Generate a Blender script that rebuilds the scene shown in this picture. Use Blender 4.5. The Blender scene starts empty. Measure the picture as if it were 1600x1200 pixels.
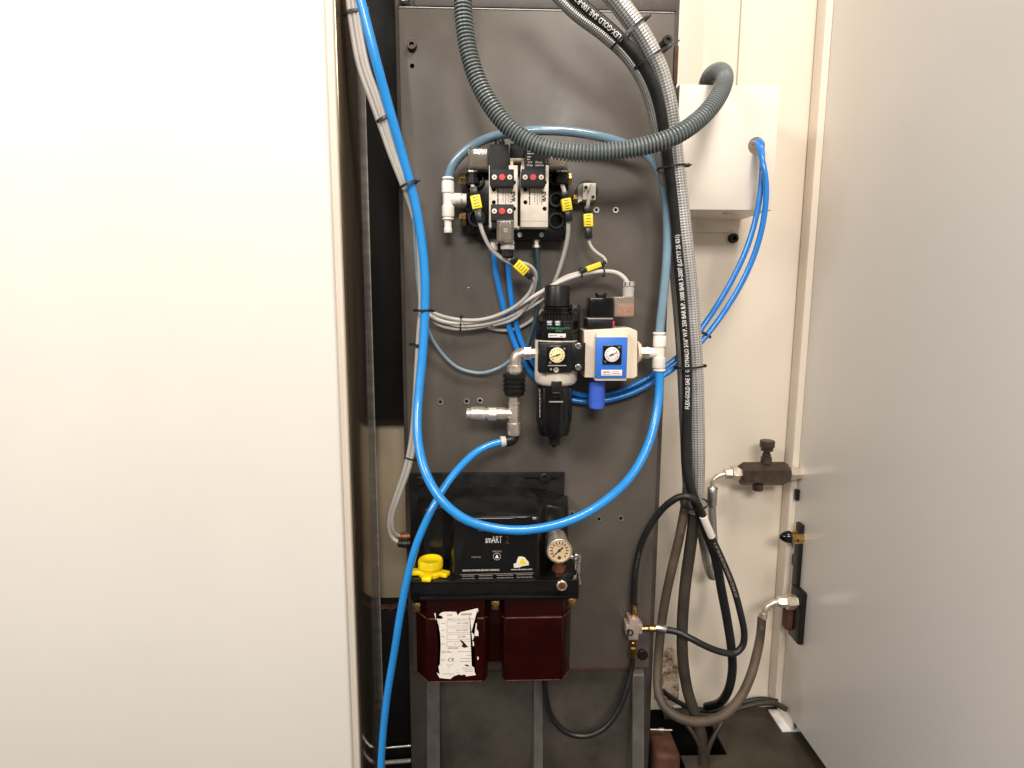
import bpy, bmesh, math, random
from mathutils import Vector, Matrix
random.seed(7)
scene = bpy.context.scene
C = scene.collection
# ------------------------------------------------------------------ camera
F_PX, PITCH, YAW, ROLL = 950.0, 8.4, 2.0, 0.25
CAM = Vector((0.0, -0.86, 0.727))
RM = (Matrix.Rotation(math.radians(-YAW), 3, 'Z') @ Matrix.Rotation(math.radians(90 - PITCH), 3, 'X')
      @ Matrix.Rotation(math.radians(ROLL), 3, 'Z'))
cd = bpy.data.cameras.new('camera'); cam = bpy.data.objects.new('camera', cd); C.objects.link(cam)
cd.sensor_width = 36; cd.lens = F_PX / 1600 * 36; cd.clip_start = 0.01; cd.clip_end = 50
cam.matrix_world = Matrix.Translation(CAM) @ RM.to_4x4()
scene.camera = cam
# ------------------------------------------------------------------ light
w = bpy.data.worlds.new('World'); scene.world = w; w.use_nodes = True
w.node_tree.nodes['Background'].inputs[0].default_value = (1.0, 0.95, 0.89, 1)
w.node_tree.nodes['Background'].inputs[1].default_value = 0.17
def area(name, loc, target, sx, sy, power, col):
    l = bpy.data.lights.new(name, 'AREA'); l.shape = 'RECTANGLE'; l.size = sx; l.size_y = sy
    l.energy = power; l.color = col
    o = bpy.data.objects.new(name, l); C.objects.link(o); o.location = loc
    o.rotation_euler = (Vector(target) - Vector(loc)).to_track_quat('-Z', 'Y').to_euler()
area('ceiling_or_fill_lamp', (0.50, -0.90, 2.25), (0.02, 0.0, 0.85), 0.50, 0.35, 29, (1.0, 0.92, 0.82))
area('ceiling_or_fill_lamp', (-1.75, -1.7, 1.95), (0.2, 0.0, 0.6), 1.2, 0.5, 46, (1.0, 0.94, 0.87))  # added fill lamp, unseen, to brighten the housing side and the cabinet front
area('ceiling_or_fill_lamp', (0.1, -3.2, 2.3), (0.0, 0.0, 0.4), 1.4, 0.6, 75, (1.0, 0.94, 0.86))  # unseen fill lamp added behind the camera to lift the lower parts
vs = scene.view_settings
vs.view_transform = 'Standard'; vs.look = 'None'; vs.gamma = 1; vs.exposure = 0.0
scene.render.resolution_x, scene.render.resolution_y = 1024, 768

# ------------------------------------------------------------------ photo pixel -> place
def ray(px, py):
    return RM @ Vector(((px - 800) / F_PX, -(py - 600) / F_PX, -1.0))
def P(px, py, d):                       # d: millimetres in front of the mounting plate
    r = ray(px, py); t = (-d / 1000.0 - CAM.y) / r.y
    return CAM + r * t
def PZ(px, py, z):
    r = ray(px, py); return CAM + r * ((z - CAM.z) / r.z)
def PX(px, py, x):
    r = ray(px, py); return CAM + r * ((x - CAM.x) / r.x)
def SC(px, py, d): return (P(px + 1, py, d) - P(px, py, d)).length

# ------------------------------------------------------------------ materials
def mat(name, col, rough=0.5, metal=0.0, var=0.12, vscale=30, bump=0.0, bscale=200, spec=0.5, trans=0.0,
        col2=None, ramp=(0.35, 0.7), coat=0.0, rvar=0.1, sub=0.0, stretch=None, alpha=1.0, ior=1.45):
    m = bpy.data.materials.new(name); m.use_nodes = True
    nt = m.node_tree; b = nt.nodes['Principled BSDF']
    N = nt.nodes.new; L = nt.links.new
    tc = N('ShaderNodeTexCoord'); mp = N('ShaderNodeMapping'); L(tc.outputs['Object'], mp.inputs[0])
    if stretch: mp.inputs['Scale'].default_value = stretch
    n = N('ShaderNodeTexNoise'); n.inputs['Scale'].default_value = vscale; n.inputs['Detail'].default_value = 6
    n.inputs['Roughness'].default_value = 0.65
    L(mp.outputs[0], n.inputs['Vector'])
    r = N('ShaderNodeValToRGB'); L(n.outputs['Fac'], r.inputs[0])
    r.color_ramp.elements[0].position, r.color_ramp.elements[1].position = ramp
    c2 = col2 or tuple(min(1, c * (1 + var)) for c in col)
    c1 = col if col2 else tuple(c * (1 - var) for c in col)
    r.color_ramp.elements[0].color = (*c1, 1); r.color_ramp.elements[1].color = (*c2, 1)
    L(r.outputs[0], b.inputs['Base Color'])
    mr = N('ShaderNodeMapRange'); L(n.outputs['Fac'], mr.inputs[0])
    mr.inputs[1].default_value = 0.3; mr.inputs[2].default_value = 0.7
    mr.inputs[3].default_value = max(0.02, rough - rvar); mr.inputs[4].default_value = min(1, rough + rvar)
    L(mr.outputs[0], b.inputs['Roughness'])
    b.inputs['Metallic'].default_value = metal
    b.inputs['Specular IOR Level'].default_value = spec
    b.inputs['Transmission Weight'].default_value = trans
    b.inputs['Coat Weight'].default_value = coat
    b.inputs['IOR'].default_value = ior
    b.inputs['Alpha'].default_value = alpha
    if sub: b.inputs['Subsurface Weight'].default_value = sub; b.inputs['Subsurface Scale'].default_value = 0.004
    if bump:
        bn = N('ShaderNodeTexNoise'); bn.inputs['Scale'].default_value = bscale; bn.inputs['Detail'].default_value = 4
        L(mp.outputs[0], bn.inputs['Vector'])
        bp = N('ShaderNodeBump'); bp.inputs['Strength'].default_value = bump; bp.inputs['Distance'].default_value = 0.001
        L(bn.outputs['Fac'], bp.inputs['Height']); L(bp.outputs[0], b.inputs['Normal'])
    return m
def braid(name, c1, c2, rough, metal, around, pitch):
    m = mat(name, c1, rough, metal); nt = m.node_tree; N = nt.nodes.new; L = nt.links.new
    b = nt.nodes['Principled BSDF']
    uv = N('ShaderNodeUVMap'); sx = N('ShaderNodeSeparateXYZ'); L(uv.outputs[0], sx.inputs[0])
    def M(op, a, bb=None, v=None):
        k = N('ShaderNodeMath'); k.operation = op; L(a, k.inputs[0])
        if bb is not None: L(bb, k.inputs[1])
        if v is not None: k.inputs[1].default_value = v
        return k.outputs[0]
    u = M('MULTIPLY', sx.outputs[0], v=2 * math.pi * around); v = M('MULTIPLY', sx.outputs[1], v=2 * math.pi / pitch)
    a = M('SINE', M('ADD', u, v)); c = M('SINE', M('SUBTRACT', u, v))
    h = M('MULTIPLY', M('ADD', M('MULTIPLY', a, c), v=1.0), v=0.5)
    rp = N('ShaderNodeValToRGB'); L(h, rp.inputs[0])
    rp.color_ramp.elements[0].position = 0.15; rp.color_ramp.elements[1].position = 0.6
    rp.color_ramp.elements[0].color = (*c2, 1); rp.color_ramp.elements[1].color = (*c1, 1)
    L(rp.outputs[0], b.inputs['Base Color'])
    bp = N('ShaderNodeBump'); bp.inputs['Strength'].default_value = 0.5; bp.inputs['Distance'].default_value = 0.0008
    L(h, bp.inputs['Height']); L(bp.outputs[0], b.inputs['Normal'])
    return m
M = {}
M['plate'] = mat('grey_brown_plate_paint', (0.098, 0.083, 0.070), 0.42, var=0.10, vscale=9, bump=0.10, bscale=500, spec=0.45)
M['column'] = mat('dark_casting_paint', (0.074, 0.063, 0.054), 0.5, var=0.25, vscale=14, bump=0.35, bscale=120)
M['rustcol'] = mat('rusty_iron', (0.10, 0.035, 0.018), 0.75, var=0.3, vscale=60, bump=0.6, col2=(0.045, 0.02, 0.012))
M['cream'] = mat('cream_paint', (0.78, 0.69, 0.58), 0.42, var=0.02, vscale=5, bump=0.05, bscale=350, rvar=0.05)
M['white'] = mat('white_paint', (0.84, 0.80, 0.755), 0.40, var=0.02, vscale=4, bump=0.04, bscale=350, rvar=0.05)
M['whitedown'] = mat('white_paint_toned_down', (0.77, 0.725, 0.67), 0.40, var=0.02, vscale=4, bump=0.04, bscale=350, rvar=0.05)  # the white paint darkened to offset strong light on the cabinet front
M['boxpaint'] = mat('off_white_box_paint', (0.80, 0.73, 0.64), 0.38, var=0.03, vscale=12, bump=0.05, bscale=350)
M['side'] = mat('glossy_dark_edge', (0.24, 0.185, 0.125), 0.15, metal=0.75, var=0.25, vscale=6, stretch=(6, 6, 0.6), rvar=0.06)
M['blackpanelvoid'] = mat('black_panel_and_void', (0.006, 0.005, 0.0045), 0.6, spec=0.25, var=0.3, vscale=20)  # panel black, also used to paint in the dark of the voids
M['deck'] = mat('oily_deck_paint', (0.046, 0.037, 0.026), 0.42, var=0.35, vscale=12, bump=0.25, bscale=90)
M['blk'] = mat('black_plastic', (0.010, 0.0095, 0.0095), 0.36, var=0.25, vscale=60, bump=0.12, bscale=600, spec=0.35)
M['blkgloss'] = mat('glossy_black_plastic', (0.006, 0.0055, 0.0055), 0.16, var=0.3, vscale=50, bump=0.05, bscale=60, rvar=0.08)
M['cover'] = mat('pump_cover_plastic', (0.008, 0.0078, 0.0075), 0.22, spec=0.5, var=0.3, vscale=40, bump=0.03, bscale=300, rvar=0.03)
M['coil'] = mat('coil_plastic', (0.022, 0.0215, 0.022), 0.55, spec=0.3, var=0.2, vscale=80, bump=0.2, bscale=900)
M['alu'] = mat('cast_aluminium', (0.80, 0.71, 0.60), 0.36, metal=0.12, var=0.06, vscale=60, bump=0.12, bscale=800)
M['beige'] = mat('beige_plastic', (0.74, 0.63, 0.50), 0.42, var=0.04, vscale=30, bump=0.06, bscale=500)
M['nickel'] = mat('nickel_plate', (0.76, 0.67, 0.56), 0.34, metal=0.78, var=0.15, vscale=60, bump=0.06, bscale=200)
M['steel'] = mat('zinc_steel', (0.62, 0.59, 0.55), 0.32, metal=1.0, var=0.12, vscale=60)
M['brass'] = mat('brass', (0.62, 0.40, 0.16), 0.28, metal=1.0, var=0.2, vscale=70)
M['bolt'] = mat('black_oxide_bolt', (0.045, 0.038, 0.034), 0.4, metal=0.7, var=0.3, vscale=90)
M['whiteplastic'] = mat('white_plastic', (0.80, 0.75, 0.68), 0.35, var=0.03, vscale=60)
M['print'] = mat('white_print', (0.80, 0.77, 0.72), 0.6, var=0.03)
M['darkprint'] = mat('dark_print', (0.03, 0.028, 0.03), 0.6)
M['greyprint'] = mat('grey_print', (0.32, 0.27, 0.24), 0.6)
M['greenprint'] = mat('green_print', (0.06, 0.33, 0.18), 0.6)
M['redprint'] = mat('red_print', (0.55, 0.06, 0.05), 0.6)
M['red'] = mat('red_plastic', (0.72, 0.05, 0.06), 0.35)
M['blue'] = mat('blue_tube', (0.022, 0.25, 0.66), 0.22, var=0.06, vscale=20, coat=0.3)
M['blue2'] = mat('blue_tube_small', (0.014, 0.20, 0.62), 0.25, var=0.08, vscale=20, coat=0.3)
M['slate'] = mat('translucent_blue_grey_tube', (0.17, 0.27, 0.345), 0.16, var=0.12, vscale=25, coat=0.6)
M['slate2'] = mat('dull_blue_grey_tube', (0.20, 0.27, 0.33), 0.28, var=0.1, vscale=25)
M['dkgreen'] = mat('dark_green_grey_tube', (0.035, 0.075, 0.09), 0.3, var=0.15, vscale=25)
M['cable'] = mat('grey_cable', (0.44, 0.41, 0.38), 0.48, var=0.07, vscale=50)
M['cable2'] = mat('pale_grey_cable', (0.55, 0.51, 0.47), 0.48, var=0.07, vscale=50)
M['thin'] = mat('thin_grey_tube', (0.22, 0.22, 0.20), 0.3, var=0.1, vscale=50)
M['whitecable'] = mat('white_cable', (0.78, 0.74, 0.66), 0.4)
M['conduit'] = mat('grey_conduit', (0.15, 0.172, 0.170), 0.33, var=0.12, vscale=25)
M['braid'] = braid('steel_braid', (0.80, 0.79, 0.77), (0.36, 0.35, 0.34), 0.30, 0.80, 8, 0.0070)
M['braid2'] = braid('dull_braid', (0.50, 0.48, 0.46), (0.10, 0.095, 0.09), 0.36, 0.7, 8, 0.0050)
M['rubber'] = mat('black_rubber_hose', (0.014, 0.0135, 0.013), 0.40, var=0.25, vscale=30)
M['dirty'] = mat('dusty_hose', (0.028, 0.023, 0.018), 0.5, col2=(0.060, 0.047, 0.034), vscale=22, bump=0.15)
M['dusty'] = mat('grimy_hose', (0.048, 0.037, 0.028), 0.6, col2=(0.13, 0.090, 0.055), vscale=14, bump=0.2)
M['tie'] = mat('black_nylon', (0.012, 0.012, 0.013), 0.35)
M['yellow'] = mat('yellow_label', (0.86, 0.66, 0.03), 0.45, var=0.04)
M['yellowcap'] = mat('yellow_cap_plastic', (0.90, 0.66, 0.004), 0.35, var=0.05, vscale=30)
M['clear'] = mat('smoky_clear_plastic', (0.50, 0.43, 0.36), 0.12, var=0.15, vscale=60, trans=0.8)
M['clear2'] = mat('clear_plug_plastic', (0.72, 0.62, 0.52), 0.12, var=0.1, vscale=60, trans=0.75)
M['orange'] = mat('orange_insert', (0.60, 0.21, 0.06), 0.4, col2=(0.72, 0.38, 0.16), vscale=120)
M['tank'] = mat('dark_red_tank', (0.017, 0.0016, 0.0012), 0.13, spec=0.32, var=0.25, vscale=25, coat=0.0, rvar=0.05)
M['tankedge'] = mat('pale_tank_edge', (0.10, 0.030, 0.017), 0.3, var=0.45, vscale=90)
M['paper'] = mat('label_paper', (0.80, 0.73, 0.66), 0.6, var=0.05, vscale=60)
M['dialcream'] = mat('gauge_dial_cream', (0.80, 0.62, 0.38), 0.3, var=0.03)
M['dialyellow'] = mat('gauge_dial_yellow', (0.84, 0.70, 0.36), 0.3, var=0.03)
M['dialwhite'] = mat('gauge_dial_white', (0.82, 0.78, 0.74), 0.3, var=0.03)
M['bluepanel'] = mat('blue_panel', (0.035, 0.16, 0.60), 0.38, var=0.04, vscale=30)
M['bluesil'] = mat('blue_silencer', (0.07, 0.17, 0.78), 0.35, var=0.06, vscale=60, trans=0.1)
M['valve'] = mat('brown_black_valve', (0.045, 0.032, 0.026), 0.42, metal=0.3, col2=(0.10, 0.062, 0.042), vscale=50, bump=0.2, bscale=200)
M['pink'] = mat('pinkish_zinc_block', (0.62, 0.50, 0.44), 0.38, metal=0.6, var=0.12, vscale=90, bump=0.2, bscale=300)
M['grime'] = mat('grimy_cream_paint', (0.66, 0.56, 0.44), 0.5, col2=(0.20, 0.09, 0.04), vscale=45, ramp=(0.46, 0.60), bump=0.1)
M['copper'] = mat('brown_plug', (0.24, 0.10, 0.045), 0.4, metal=0.6, var=0.2, vscale=90)
M['edge'] = mat('worn_or_glint_edge', (0.36, 0.34, 0.31), 0.4, metal=0.2, var=0.3, vscale=80)
M['ribpaint'] = mat('lighter_column_paint', (0.098, 0.088, 0.079), 0.45, var=0.2, vscale=30, bump=0.2, bscale=150)  # column colour set a little lighter for the ribs
M['tan'] = mat('tan_panel_paint', (0.46, 0.37, 0.25), 0.5, var=0.06, vscale=12)

# ------------------------------------------------------------------ mesh building
def catmull(pts, step):
    pts = [Vector(p) for p in pts]
    e = [pts[0] * 2 - pts[1]] + pts + [pts[-1] * 2 - pts[-2]]
    out = []
    for i in range(1, len(e) - 2):
        p0, p1, p2, p3 = e[i - 1], e[i], e[i + 1], e[i + 2]
        n = max(2, int((p2 - p1).length / 0.002))
        a = 0.5
        t0 = 0; t1 = t0 + max(1e-6, (p1 - p0).length ** a); t2 = t1 + max(1e-6, (p2 - p1).length ** a); t3 = t2 + max(1e-6, (p3 - p2).length ** a)
        for k in range(n):
            t = t1 + (t2 - t1) * k / n
            A1 = p0 * ((t1 - t) / (t1 - t0)) + p1 * ((t - t0) / (t1 - t0))
            A2 = p1 * ((t2 - t) / (t2 - t1)) + p2 * ((t - t1) / (t2 - t1))
            A3 = p2 * ((t3 - t) / (t3 - t2)) + p3 * ((t - t2) / (t3 - t2))
            B1 = A1 * ((t2 - t) / (t2 - t0)) + A2 * ((t - t0) / (t2 - t0))
            B2 = A2 * ((t3 - t) / (t3 - t1)) + A3 * ((t - t1) / (t3 - t1))
            out.append(B1 * ((t2 - t) / (t2 - t1)) + B2 * ((t - t1) / (t2 - t1)))
    out.append(pts[-1])
    for _ in range(6):                                   # relax small kinks of the hand-read points
        out = [out[0]] + [(out[i - 1] + out[i] * 2 + out[i + 1]) / 4 for i in range(1, len(out) - 1)] + [out[-1]]
    cum = [0]
    for i in range(1, len(out)): cum.append(cum[-1] + (out[i] - out[i - 1]).length)
    n = max(2, int(cum[-1] / step)); res = []; j = 0
    for k in range(n + 1):
        s = cum[-1] * k / n
        while j < len(cum) - 2 and cum[j + 1] < s: j += 1
        f = (s - cum[j]) / max(1e-9, cum[j + 1] - cum[j])
        res.append(out[j].lerp(out[j + 1], f))
    return res
def frames(pts):
    T = []
    for i in range(len(pts)):
        a = pts[max(0, i - 1)]; b = pts[min(len(pts) - 1, i + 1)]
        T.append((b - a).normalized())
    n = T[0].cross(Vector((0, 1, 0.01))).normalized(); out = []
    for t in T:
        n = (n - t * n.dot(t)).normalized()
        out.append((t, n, t.cross(n)))
    return out
class B:
    def __init__(s): s.bm = bmesh.new(); s.uv = s.bm.loops.layers.uv.new('UVMap')
    def _merge(s, other):
        me = bpy.data.meshes.new('t'); other.to_mesh(me); other.free(); s.bm.from_mesh(me); bpy.data.meshes.remove(me)
        return s
    def boxw(s, x0, x1, y0, y1, z0, z1, bev=0.0, seg=2, rot=None):
        b = bmesh.new(); bmesh.ops.create_cube(b, size=1)
        bmesh.ops.scale(b, vec=(abs(x1 - x0), abs(y1 - y0), abs(z1 - z0)), verts=b.verts)
        if bev: bmesh.ops.bevel(b, geom=b.edges[:], offset=bev, segments=seg, profile=0.5, affect='EDGES')
        if rot is not None: bmesh.ops.transform(b, matrix=rot.to_4x4(), verts=b.verts)
        bmesh.ops.translate(b, vec=((x0 + x1) / 2, (y0 + y1) / 2, (z0 + z1) / 2), verts=b.verts)
        return s._merge(b)
    def box(s, px0, py0, px1, py1, df, db, bev=0.6, seg=2, rot=0):
        mx, my = (px0 + px1) / 2, (py0 + py1) / 2
        x0, x1 = P(px0, my, df).x, P(px1, my, df).x; z1, z0 = P(mx, py0, df).z, P(mx, py1, df).z
        R = Matrix.Rotation(math.radians(rot), 3, 'Y') if rot else None
        return s.boxw(x0, x1, -df / 1000, -db / 1000, z0, z1, bev / 1000, seg, R)
    def lathe(s, o, axis, prof, seg=24, phase=0.0, sy=1.0, loop=False):
        """prof: (distance along axis, radius) in metres"""
        o = Vector(o); axis = Vector(axis).normalized()
        ref = Vector((0, 0, 1)) if abs(axis.z) < 0.9 else Vector((0, -1, 0))
        u = axis.cross(ref).normalized(); v = axis.cross(u)
        rings = []
        for a, r in prof:
            if r <= 1e-6: rings.append([s.bm.verts.new(o + axis * a)])
            else: rings.append([s.bm.verts.new(o + axis * a + (u * math.cos(phase + 2 * math.pi * k / seg) + v * math.sin(phase + 2 * math.pi * k / seg) * sy) * r) for k in range(seg)])
        for A, Bq in zip(rings, rings[1:]):
            for k in range(seg):
                k2 = (k + 1) % seg
                if len(A) == 1 and len(Bq) == 1: continue
                if len(A) == 1: s.bm.faces.new((A[0], Bq[k], Bq[k2]))
                elif len(Bq) == 1: s.bm.faces.new((A[k], Bq[0], A[k2]))
                else: s.bm.faces.new((A[k], Bq[k], Bq[k2], A[k2]))
        if loop:
            A, Bq = rings[-1], rings[0]
            for k in range(seg): s.bm.faces.new((A[k], Bq[k], Bq[(k + 1) % seg], A[(k + 1) % seg]))
            return s
        for A, rev in ((rings[0], 0), (rings[-1], 1)):
            if len(A) > 2: s.bm.faces.new(A if rev else A[::-1])
        return s
    def lv(s, px, d, prof, seg=28, phase=0.0):           # vertical axis; prof (py, half width px)
        pm = sum(p[0] for p in prof) / len(prof); sc = SC(px, pm, d); x = P(px, pm, d).x
        z0 = P(px, prof[0][0], d).z
        return s.lathe((x, -d / 1000, z0), (0, 0, -1), [(z0 - P(px, py, d).z, r * sc) for py, r in prof], seg, phase)
    def lh(s, py, d, prof, seg=28, phase=0.0):           # horizontal axis; prof (px, half height px)
        pm = sum(p[0] for p in prof) / len(prof); sc = SC(pm, py, d); z = P(pm, py, d).z
        x0 = P(prof[0][0], py, d).x
        return s.lathe((x0, -d / 1000, z), (1, 0, 0), [(P(px, py, d).x - x0, r * sc) for px, r in prof], seg, phase)
    def lf(s, px, py, prof, seg=28, phase=0.0, at=None, loop=False):          # axis towards the viewer; prof (d mm, radius px)
        d = prof[0][0] if at is None else at; p = P(px, py, d); sc = SC(px, py, d)
        return s.lathe((p.x, 0, p.z), (0, -1, 0), [(dd / 1000, r * sc) for dd, r in prof], seg, phase, 1.0, loop)
    def la(s, p0, p1, prof, seg=24, phase=0.0):          # between two (px,py,d); prof (t 0..1, r mm)
        a, b = P(*p0), P(*p1); L = (b - a).length
        return s.lathe(a, b - a, [(t * L, r / 1000) for t, r in prof], seg, phase)
    def tube(s, pts, r, seg=14, step=0.004, rf=None, close=True):
        c = catmull(pts, step); fr = frames(c); rings = []; L = 0; Ls = []
        for i, (p, (t, n, b)) in enumerate(zip(c, fr)):
            if i: L += (p - c[i - 1]).length
            Ls.append(L); rr = r if rf is None else rf(L, r)
            rings.append([s.bm.verts.new(p + (n * math.cos(2 * math.pi * k / seg) + b * math.sin(2 * math.pi * k / seg)) * rr) for k in range(seg)])
        for i in range(len(rings) - 1):
            for k in range(seg):
                k2 = (k + 1) % seg
                f = s.bm.faces.new((rings[i][k], rings[i][k2], rings[i + 1][k2], rings[i + 1][k]))
                for lp, uvv in zip(f.loops, ((k / seg, Ls[i]), ((k + 1) / seg, Ls[i]), ((k + 1) / seg, Ls[i + 1]), (k / seg, Ls[i + 1]))):
                    lp[s.uv].uv = uvv
        if close: s.bm.faces.new(rings[0]); s.bm.faces.new(rings[-1][::-1])
        return s
    def prism(s, poly, d0, d1):                          # poly of pixels read at depth d0
        a = [s.bm.verts.new(P(x, y, d0)) for x, y in poly]
        b = [s.bm.verts.new(Vector((v.co.x, -d1 / 1000, v.co.z))) for v in a]
        s.bm.faces.new(a); s.bm.faces.new(b[::-1])
        for i in range(len(a)):
            j = (i + 1) % len(a); s.bm.faces.new((a[j], a[i], b[i], b[j]))
        return s
    def raw(s, vs, fs):
        v = [s.bm.verts.new(p) for p in vs]
        for f in fs: s.bm.faces.new([v[i] for i in f])
        return s
    def build(s, name, m, parent=None, smooth=38, fix=True):
        if fix: bmesh.ops.recalc_face_normals(s.bm, faces=s.bm.faces[:])
        vsx = [v.co for v in s.bm.verts]
        lo = Vector([min(v[i] for v in vsx) for i in range(3)]); hi = Vector([max(v[i] for v in vsx) for i in range(3)])
        c = (lo + hi) / 2; c.z = lo.z
        bmesh.ops.translate(s.bm, vec=-c, verts=s.bm.verts)
        me = bpy.data.meshes.new(name); s.bm.to_mesh(me); s.bm.free()
        me.materials.append(M[m])
        if smooth:
            me.shade_smooth(); me.set_sharp_from_angle(angle=math.radians(smooth))
        o = bpy.data.objects.new(name, me); C.objects.link(o); WL[o.name] = c.copy()
        o.location = c
        if parent is not None:
            o.parent = parent; o.location = c - WL[parent.name]
        return o
WL = {}
def tag(o, label=None, cat=None, group=None, kind=None):
    if label: o['label'] = label
    if cat: o['category'] = cat
    if group: o['group'] = group
    if kind: o['kind'] = kind
    return o
def thing(name, label, cat, loc, group=None):
    o = bpy.data.objects.new(name, None); C.objects.link(o); o.empty_display_size = 0.02
    o.location = loc; WL[o.name] = Vector(loc)
    return tag(o, label, cat, group)
def text2d(s, size=1.0, bold=0.0):
    cu = bpy.data.curves.new('t', 'FONT'); cu.body = s; cu.size = size; cu.resolution_u = 2; cu.offset = bold
    o = bpy.data.objects.new('t', cu); C.objects.link(o)
    me = bpy.data.meshes.new_from_object(o.evaluated_get(bpy.context.evaluated_depsgraph_get()))
    vs_ = [v.co.copy() for v in me.vertices]; fs = [tuple(p.vertices) for p in me.polygons]
    bpy.data.objects.remove(o); bpy.data.curves.remove(cu); bpy.data.meshes.remove(me)
    return vs_, fs
def write(s, px, py, wpx, hpx, d, m, parent, rot=0.0, name='lettering', bold=0.012):
    v, f = text2d(s, 1.0, bold)
    x0, x1 = min(p.x for p in v), max(p.x for p in v); y0, y1 = min(p.y for p in v), max(p.y for p in v)
    sc = SC(px, py, d); c = P(px, py, d); R = math.radians(rot); out = []
    for p in v:
        a = ((p.x - x0) / (x1 - x0) - 0.5) * wpx * sc; b = ((p.y - y0) / (y1 - y0) - 0.5) * hpx * sc
        out.append(Vector((c.x + a * math.cos(R) - b * math.sin(R), c.y, c.z + a * math.sin(R) + b * math.cos(R))))
    return B().raw(out, f).build(name, m, parent, smooth=0)
def dashes(px0, px1, py, hpx, d, m, parent, n=6, name='fine_print', vert=False, skew=0.0):
    b = B(); x = px0
    L = px1 - px0
    while x < px1 - 1:
        wd = min(px1 - x, random.uniform(0.5, 1.5) * L / n)
        if vert: b.raw([P(py - hpx / 2, x, d), P(py + hpx / 2, x, d), P(py + hpx / 2, x + wd, d), P(py - hpx / 2, x + wd, d)], [(0, 1, 2, 3)])
        else:
            k = skew * (x - px0)
            b.raw([P(x, py - hpx / 2 + k, d), P(x + wd, py - hpx / 2 + k, d), P(x + wd, py + hpx / 2 + k, d), P(x, py + hpx / 2 + k, d)], [(0, 1, 2, 3)])
        x += wd + max(0.7, L * 0.03)
    return b.build(name, m, parent, smooth=0)
def text_on_tube(s, path, r, s0, hmm, m, parent, step=0.004, flip=False, stretch=1.0):
    c = catmull(path, step); cum = [0]
    for i in range(1, len(c)): cum.append(cum[-1] + (c[i] - c[i - 1]).length)
    def at(L):
        L = max(0, min(cum[-1] - 1e-6, L)); j = 0
        lo, hi = 0, len(cum) - 2
        while lo < hi:
            mid = (lo + hi + 1) // 2
            if cum[mid] <= L: lo = mid
            else: hi = mid - 1
        j = lo; f = (L - cum[j]) / (cum[j + 1] - cum[j])
        t = (c[min(j + 2, len(c) - 1)] - c[max(0, j - 1)]).normalized()
        return c[j].lerp(c[j + 1], f), t
    v, f = text2d(s, hmm / 1000 * 1.4, 0.02 * hmm / 1000)
    tb_ = bmesh.new(); tv = [tb_.verts.new(p) for p in v]
    for q in f: tb_.faces.new([tv[i] for i in q])
    for q in range(1, 8):
        bmesh.ops.bisect_plane(tb_, geom=tb_.verts[:] + tb_.edges[:] + tb_.faces[:], plane_co=(0, hmm / 1000 * q / 8, 0), plane_no=(0, 1, 0))
    tb_.verts.index_update(); v = [q.co.copy() for q in tb_.verts]; f = [tuple(q.index for q in fc.verts) for fc in tb_.faces]; tb_.free(); out = []
    sg = -1 if flip else 1
    for p in v:
        q, t = at(s0 + sg * p.x * stretch)
        view = (CAM - q).normalized(); n = (view - t * view.dot(t)).normalized()
        b = n.cross(t * sg); ph = (p.y - hmm / 2000) / r
        out.append(q + (n * math.cos(ph) + b * math.sin(ph)) * (r * 1.0 + 0.00025))
    return B().raw(out, f).build('lettering', m, parent, smooth=0)
def pth(l): return [P(*p) for p in l]
def hose(name, label, cat, path, rmm, m, group=None, seg=14, step=0.004, rf=None):
    o = B().tube(pth(path), rmm / 1000, seg, step, rf).build(name, m)
    return tag(o, label, cat, group)
def tie(px, py, d, ang, a_mm, b_mm, label, head=1, wid=1.6, tail=5, name='cable_tie'):
    """band round a bundle; ang = image angle (deg) of the bundle direction from horizontal, a half size across, b half size in depth"""
    c = P(px, py, d); t = Vector((math.cos(math.radians(ang)), 0, -math.sin(math.radians(ang))))
    n = t.cross(Vector((0, 1, 0))).normalized(); y = Vector((0, -1, 0))
    b = B(); N_ = 28; vs_, fs = [], []
    for k in range(N_):
        q = 2 * math.pi * k / N_
        for rr in (0, 0.9):
            for ww in (-wid, wid):
                vs_.append(c + n * math.cos(q) * (a_mm + rr) / 1000 + y * math.sin(q) * (b_mm + rr) / 1000 + t * ww / 1000)
    for k in range(N_):
        i, j = 4 * k, 4 * ((k + 1) % N_)
        fs += [(i, i + 1, j + 1, j), (i + 2, j + 2, j + 3, i + 3), (i, j, j + 2, i + 2), (i + 1, i + 3, j + 3, j + 1)]
    b.raw(vs_, fs)
    o = b.build(name, 'tie'); tag(o, label, 'cable tie', 'black nylon cable ties on hoses and cables')
    hp = c + n * head * (a_mm + 1.5) / 1000 + y * 0.002
    b = B(); R = Matrix((t, y, n)).transposed()
    b.boxw(hp.x - .0022, hp.x + .0022, hp.y - .002, hp.y + .002, hp.z - .0022, hp.z + .0022, 0.0005, 2, R)
    b.build('lock_head', 'tie', o)
    if tail:
        b = B(); tp = hp + n * head * tail / 2000
        b.boxw(tp.x - .0008, tp.x + .0008, tp.y - .0004, tp.y + .0004, tp.z - tail / 2000, tp.z + tail / 2000, 0, 1, R)
        b.build('tail', 'tie', o)
    return o
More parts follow.
